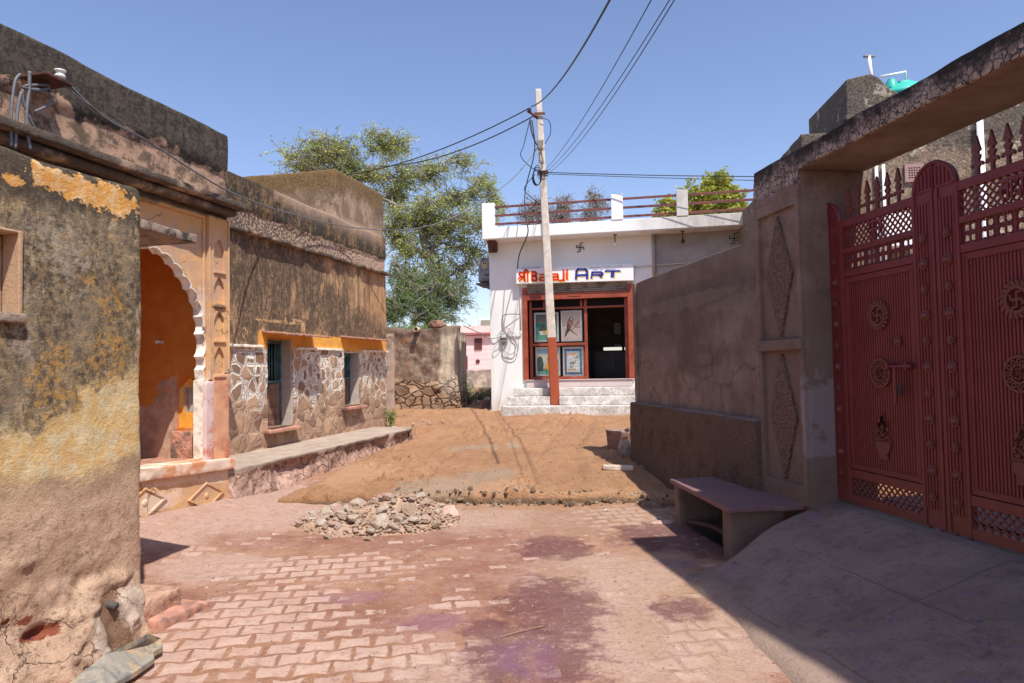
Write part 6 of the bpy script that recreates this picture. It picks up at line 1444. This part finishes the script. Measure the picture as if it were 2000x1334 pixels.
for k, (px, py, Y, h, r_, mt, lb) in enumerate(((905,745,22,.8,.5,LFB,'grey green bush in the gap beside the wall end, tallest one'),(912,775,20.5,.45,.4,LFD,'dry low shrub in the gap, nearest the ruined wall end'),(930,768,21.5,.45,.5,LFD,'straw coloured dry shrub in the middle of the gap'),(900,770,21,.6,.3,LFB,'low green shrub at the left of the gap'),(948,758,23,.5,.5,LFD,'dry twiggy shrub at the right of the gap by the shop corner'))):
    b_ = at(px, py, Y); b_.z = .45 if Y < 22.5 else .5; shrub('shrub', lb, b_, h, r_, 1600, mt, 40+k, .07, .35, 26)
# grass heads along the ruined wall
gp = []; rngg = np.random.default_rng(2); mbg = MB()
for k in range(900):
    a = random.uniform(sL, -.55); yy = random.uniform(.05,.4); zz = zt-.06; h_ = random.uniform(.06,.24); p0 = RW.P(a, yy, zz); d_ = Vector((random.gauss(0,.3), random.gauss(0,.3), 1)).normalized()*h_; w_ = Vector((.006,0,0)); mbg.add([p0-w_, p0+w_, p0+d_], [(0,1,2)])
tag(mbg.build('grass', simple('green_grass_blades', (.13,.19,.05), .3, 3, .7, bump=0)), 'short green grass growing along the top of the ruined wall', 'grass', kind='stuff')
# ------------------------------------------------------------------ things beyond the gap
PH = FR(at(880,700,46), 95)
m = M('pink_house'); x, y, z = m.xyz(); c = m.mix(m.step(m.noise(2,5,.6),.3,.7), A(238,196,196,1.0), A(246,212,208,1.0)); gv = m.math('ABSOLUTE', m.math('FRACT', z*(1/.33))-.5)
PHM = m.out(m.mix(m.step(gv,.06,.02)*.5, c, A(190,140,140,1)), .9, gv, .01)
ph = thing('pink_house', 'pale pink house with grooved walls far behind the gap beside the shop', 'house', PH)
zq = lambda py: PH.pix(925, py)[1]; xq = lambda px: PH.pix(px, 690)[0]
MB().box(xq(896), 12, 0, 6, .3, zq(655)).build('wall', PHM, ph); MB().box(xq(892), 12.2, -.35, 6.2, zq(654), zq(650)).build('eave', simple('dark_pink_eave', A(176,110,108,1), .1, 4), ph)
MB().box(xq(892), 12.2, -.2, .0, zq(649.9), zq(637)).build('parapet', simple('salmon_parapet', A(246,206,196,1), .06, 4), ph)
wo = MB().box(xq(927), xq(942), -.06, .04, zq(683), zq(661)).build('window', simple('brown_window', A(120,74,66,1), .1, 6), ph)
mb = MB()
for k in range(5): a = xq(927)+(xq(942)-xq(927))*(k+.5)/5; mb.tube([(a,-.09,zq(683)),(a,-.09,zq(661))], .02, 6)
mb.build('grille', simple('brown_window_bars', A(88,52,46,1), .1, 6), wo)
MB().lathe((xq(933),-.0,zq(706)), [(.14,0),(.14,.06),(.09,.06),(.0,.05)], 14, 'y', close=False).build('wall_spout', IRON, ph)
tk2 = thing('roof_tank', 'small white tank frame on the roof of the far pink house', 'water tank', PH, (xq(945), 1.5, zq(638)))
MB().box(-.5,.5,-.4,.4,.05,.62).build('tank_body', simple('white_tank', A(226,230,230,1), .06, 5), tk2, bevel=.08); MB().box(-.3,.45,-.45,-.41,.12,.5).build('tank_panel', simple('drab_panel', A(150,150,130,1), .06, 5), tk2)
gw = at(880,735,37); lw = FR((gw.x, gw.y), 96)
mb = rbox(0, 8, 0, .4, .2, lw.pix(925,722)[1], res=.15, r=.03, amp=.03, freq=2, seed=141); lwt = mb.build('low_wall', simple('grey_block_wall', A(150,136,124,1), .3, 3, .95, dirt=A(196,180,160,1), dscale=2), fr=lw, smooth=True); tag(lwt, 'low grey rough wall in front of the far pink house', 'wall')
p0 = at(910,722,36); o = rbox(-.1,.1,-.1,.1,0,.72, res=.1, r=.01, amp=.005).build('red_post', simple('red_post_paint', A(150,60,52,1), .1, 4)); o.location = p0; tag(o, 'short dark red post standing by the low wall before the pink house', 'post')
fw = thing('white_flat_house', 'distant white flat roofed house just left of the pink house roof', 'house', None, tuple(at(880,700,75)))
MB().box(-4,4,0,6,-3,3.2).build('wall', simple('far_white', A(220,220,216,1), .05, 2), fw); MB().box(-4.1,4.1,-.1,6,3.201,3.5).build('parapet', simple('far_white_parapet', A(230,230,226,1), .05, 2), fw); MB().box(1.2,2.2,-.05,.0,.4,1.6).build('window', BLACK, fw)
for k in range(46):
    Y = random.uniform(20.3, 25); px = random.uniform(897, 955); p = at(px, 700, Y); zz = .5; put_rock('loose_stone', (p.x, p.y, zz+(Y-20.3)*.05), random.uniform(.07,.2), 300+k, ROCKM[k % 4], 'loose grey stone heaped in the gap between ruined wall and shop', 'stone', 'loose stones in the gap', sub=1)
# ------------------------------------------------------------------ rubble heap on the paving
cx, cy = ground(752,1008).x, 7.25
def hp(x, y):
    u = ((x-cx)/.86)**2+((y-cy)/.62)**2; v = ((x-cx-.22)/.5)**2+((y-cy-.22)/.35)**2
    return .13*np.clip(1-u,0,1)**.6+.12*np.clip(1-v,0,1)
m = M('rubble_sand'); g = m.noise(12,6,.75); f = m.noise(60,4,.8,off=3); c = m.mix(m.step(g,.38,.62), A(190,152,122,1.2), A(218,188,164,1.2)); c = m.mix(m.step(f,.55,.7)*.6, c, A(232,212,190,KG)); RSAND = m.out(c, .95, g+f*.6, .03)
n = 70; xs_ = np.linspace(-.95,.95,n); ys_ = np.linspace(-.7,.7,n); Xs, Ys = np.meshgrid(xs_, ys_); P3 = np.stack([Xs,Ys,Xs*0],-1)
Zs = street_z(Xs+cx, Ys+cy)+hp(Xs+cx, Ys+cy)+(fbm(P3,6,4,3)-.5)*.07*(hp(Xs+cx,Ys+cy) > .01)-.012
mb = MB(); mb.v = np.stack([Xs,Ys,Zs],-1).reshape(-1,3).tolist(); ii = np.arange(n*n).reshape(n,n); mb.f = [tuple(q) for q in np.stack([ii[:-1,:-1],ii[:-1,1:],ii[1:,1:],ii[1:,:-1]],-1).reshape(-1,4).tolist()]
rnd = random.Random(12)
for k in range(1500):
    a = rnd.uniform(0,6.28); r_ = rnd.random()**.42; x_, y_ = .92*r_*math.cos(a), .66*r_*math.sin(a); s_ = rnd.uniform(.008,.024)
    zz = float(street_z(x_+cx,y_+cy))+float(hp(x_+cx,y_+cy)); r2 = rock((x_,y_,zz), s_, 900+k % 60, 1); mb.add(r2.v, r2.f)
o = mb.build('rubble', RSAND); o.location = (cx, cy, 0); tag(o, 'sandy debris and small chips making up the low rubble heap', 'rubble', kind='stuff')
rms = [rock((0,0,0), 1.0, 500+k, 3) for k in range(14)]; rme = []
for k, r_ in enumerate(rms): o_ = r_.build('rubble_chunk', ROCKM[k % 4]); rme.append(o_.data); bpy.data.objects.remove(o_)
def chunk(x_, y_, s_, k, lift=.3):
    o = bpy.data.objects.new('rubble_chunk', rme[k % 14]); COL.objects.link(o); zz = zat(x_, y_)+float(hp(x_, y_)); o.location = (x_, y_, zz+s_*lift); o.scale = (s_,s_,s_*rnd.uniform(.7,1)); o.rotation_euler = (rnd.uniform(-.5,.5), rnd.uniform(-.5,.5), rnd.uniform(0,6.28))
    return tag(o, 'pale broken masonry chunk lying in the rubble heap', 'rubble', 'chunks of the rubble heap')
for k in range(270):
    a = rnd.uniform(0,6.28); r_ = rnd.random()**.45; x_, y_ = cx+.86*r_*math.cos(a), cy+.60*r_*math.sin(a)
    if x_ > cx+.05 and y_ > cy+.10 and rnd.random() < .8: continue
    chunk(x_, y_, rnd.uniform(.014,.045) if rnd.random() < .82 else rnd.uniform(.05,.08), k)
for (px, py, s_) in ((700,985,.13),(655,1000,.12),(690,1012,.11),(625,1010,.09),(735,975,.12),(745,1015,.10),(800,1000,.10),(770,1018,.08),(660,975,.10),(830,1008,.07),(720,1030,.06),(640,1028,.06)):
    p = ground(px, py, .12); chunk(p.x, p.y, s_, int(px), .2)
p = ground(880,1003,.06); put_rock('large_chunk', (p.x,p.y,.06), .155, 77, ROCKM[1], 'largest pinkish chunk at the right end of the rubble heap', 'rubble', sub=3, flat=.6)
# ------------------------------------------------------------------ kerb blocks, tub, stones by the shaded wall
KB = simple('grey_kerb_concrete', A(160,140,122,KG), .2, 9, .95, bs=30, dist=.01, dirt=A(120,92,70,KG), dscale=6)
for k, (a, b) in enumerate(((1072,974),(1105,973),(1137,972),(1168,971),(1200,970),(1236,975),(1272,985),(960,966),(925,962))):
    p = ground(a, b, .05); mb = rbox(-.10,.10,-.05,.06,-.05,.055, res=.025, r=.012, amp=.008, freq=9, seed=160+k); o = mb.build('kerb_block', KB, smooth=True); o.location = (p.x, p.y, .03); o.rotation_euler = (random.uniform(-.1,.1), random.uniform(-.1,.1), random.uniform(-.2,.1))
    tag(o, ['third','fourth','fifth','sixth','seventh','eighth','rightmost','second','leftmost'][k]+' from the left of the worn grey kerb blocks bedded in the earth edge' if k not in (6,8) else ['rightmost','leftmost'][k == 8]+' of the worn grey kerb blocks bedded in the earth edge', 'kerb block', 'kerb blocks along the earth edge')
EM = [simple('gritty_edge_stone_%d' % i, c_, .2, 9, .95, bs=40, dist=.01) for i, c_ in enumerate((A(150,126,104,1.4), A(120,98,80,1.4), A(178,148,118,1.4), A(200,180,160,1.4)))]
edm = []
for k in range(8): o_ = rock((0,0,0), 1.0, 700+k, 2).build('edge_stone', EM[k % 4]); edm.append(o_.data); bpy.data.objects.remove(o_)
for k in range(200):      # lumps of broken concrete along the edge of the earth
    x_ = random.uniform(-1.4, 1.75); y_ = float(edge_y(x_))+random.gauss(-.02,.07); s_ = random.uniform(.012,.05)*random.uniform(.5,1)
    o = bpy.data.objects.new('edge_stone', edm[k % 8]); COL.objects.link(o); o.location = (x_, y_, (zat(x_, y_) if y_ > float(edge_y(x_))+.01 else float(street_z(x_, y_))+random.uniform(.0,.05))+s_*.1); o.scale = (s_,)*3; o.rotation_euler = (k, k*2, k*3)
    tag(o, 'small gritty stone in the broken edge between earth and paving', 'stone', 'stones along the earth edge')
g0 = Vector((ground(1216,880,.32).x+.03, ground(1216,880,.32).y+.12, .28))
tub = thing('cement_tub', 'round brown cement tub against the far end of the shaded wall', 'tub', None, tuple(g0))
MB().lathe((0,0,0), [(.21,0),(.23,.02),(.255,.30),(.265,.33),(.25,.345),(.225,.33),(.20,.08),(0,.07)], 32, close=False).build('tub_body', simple('brown_cement', A(150,120,104,1), .15, 7, .9, dirt=A(120,92,78,1)), tub, smooth=True)
GR = simple('grey_upright_stone', A(160,146,136,1), .2, 9, .95, bs=40, dist=.008)
p = ground(1217,893,.29); mb = rock((0,0,0), .15, 41, 3, 1.0); q = np.array(mb.v); q[:,2] = (q[:,2]+.12)*1.15; q[:,0] *= (1-.9*np.clip(q[:,2],0,.3)); q[:,1] *= .7; mb.v = [tuple(a) for a in q]; o = mb.build('pointed_stone', GR); o.location = (p.x,p.y,.27); tag(o, 'grey pointed stone standing in front of the cement tub', 'stone')
put_rock('round_stone', at(1219,857,p.y-.0), .06, 43, simple('orange_brown_stone', A(176,110,70,1), .15, 8), 'small orange brown round stone balanced on the pointed stone', 'stone', sub=2)
put_rock('pale_stone', at(1226,840,p.y+.05), .055, 44, GR, 'pale grey stone at the rim of the cement tub, topmost of the stack', 'stone')
put_rock('leaning_stone', at(1232,868,p.y+.02), .07, 45, ROCKM[1], 'pinkish stone wedged between the wall and pointed stone', 'stone')
p = ground(1258,906,.27); put_rock('grey_stone', (p.x,p.y,.28), .05, 46, GR, 'small grey stone at the foot of the shaded wall', 'stone')
p = ground(1208,924,.20); mb = rbox(-.20,.19,-.05,.06,-.01,.055, res=.02, r=.012, amp=.014, freq=7, seed=171); o = mb.build('broken_slab', ROCKM[3], smooth=True); o.location = (p.x, p.y, zat(p.x,p.y)+.005); o.rotation_euler = (0,.03,-.1); tag(o, 'pale long stone slab lying on the earth, half in the shadow', 'slab')
p = ground(768,838,.40); put_rock('white_stone', (p.x,p.y,zat(p.x,p.y)+.05), .10, 49, simple('pale_boulder', A(220,200,184,KG), .1, 6), 'pale rounded stone beyond the end of the raised footpath', 'stone')
p = ground(1297,1020,.0); put_rock('paver_lump', (p.x,p.y,.0), .13, 51, ROCKM[1], 'sunlit pinkish lump of broken paving between the two shadows', 'stone', flat=.35)
p = ground(1183,1000); put_rock('white_pebble', (p.x,p.y,.02), .028, 53, simple('white_pebble', (.8,.8,.78), .05, 8), 'single white pebble on the paving before the earth edge', 'stone')
p = ground(833,838,.30)
for k in range(14): put_rock('dark_stone', (p.x+random.gauss(0,.18), p.y+random.gauss(0,.3), zat(p.x,p.y)+.02), random.uniform(.02,.06), 60+k, ROCKM[2], 'small grey brown stone scattered beside the footpath end', 'stone', 'stones beside the footpath end', sub=1)
# crumbs of earth
CRM = simple('earth_crumb', A(150,104,72,1.3), .3, 5, .95); CR = [rock((0,0,0), 1, 800+k, 1) for k in range(10)]; rc = random.Random(77); mb = MB()
for k in range(4200):
    if k < 2600: x_ = rc.uniform(-2.2, 2.6); y_ = 8.05+rc.random()**1.4*7
    else:
        x_ = rc.uniform(-1.6, 1.5); y_ = rc.uniform(3.3, 8.1)
        if y_ < 7.3 and rc.random() < .55: continue
    if fbm(np.array([x_, y_, 0.]), 1.6, 2, 66) < .47 and rc.random() < .8: continue
    s_ = rc.uniform(.003,.011)*(1.7 if y_ > 8 and rc.random() < .25 else 1); zz = zat(x_, y_); q = CR[k % 10]; a = rc.uniform(0,6.28); ca, sa = math.cos(a)*s_, math.sin(a)*s_
    mb.add([(x_+u*ca-v*sa, y_+u*sa+v*ca, zz+w_*s_*.8) for u, v, w_ in q.v], q.f)
tag(mb.build('earth_crumbs', CRM), 'fine crumbs of earth scattered over the road and paving', 'earth', kind='stuff')
# pebbles and grit on the paving
for k in range(150):
    if k < 90: p = ground(random.uniform(300,1400), random.uniform(1020,1330))
    elif k < 120: p = ground(random.uniform(330,450), random.uniform(1150,1180)+random.uniform(-5,5))
    else: p = ground(random.uniform(700,1280), random.uniform(830,950), .3)
    s_ = random.uniform(.004,.012) if k < 120 else random.uniform(.01,.025)
    o = bpy.data.objects.new('pebble', rme[k % 14]); COL.objects.link(o); o.location = (p.x, p.y, zat(p.x, p.y)+s_*.3); o.scale = (s_,)*3; o.rotation_euler = (k,k*2,k*3); tag(o, 'small loose pebble lying on the ground of the street', 'pebble', 'pebbles scattered on the street')
STICK = simple('dry_stick', A(190,150,120,KG), .1, 20)
a, b = ground(978,1244,.008), ground(1062,1222,.012); o = MB().tube([Vector((0,0,0)), (b-a)*.5+Vector((0,0,.006)), b-a], .003, 5).build('stick', STICK); o.location = a; tag(o, 'thin dry stick lying across the purple stain', 'stick')
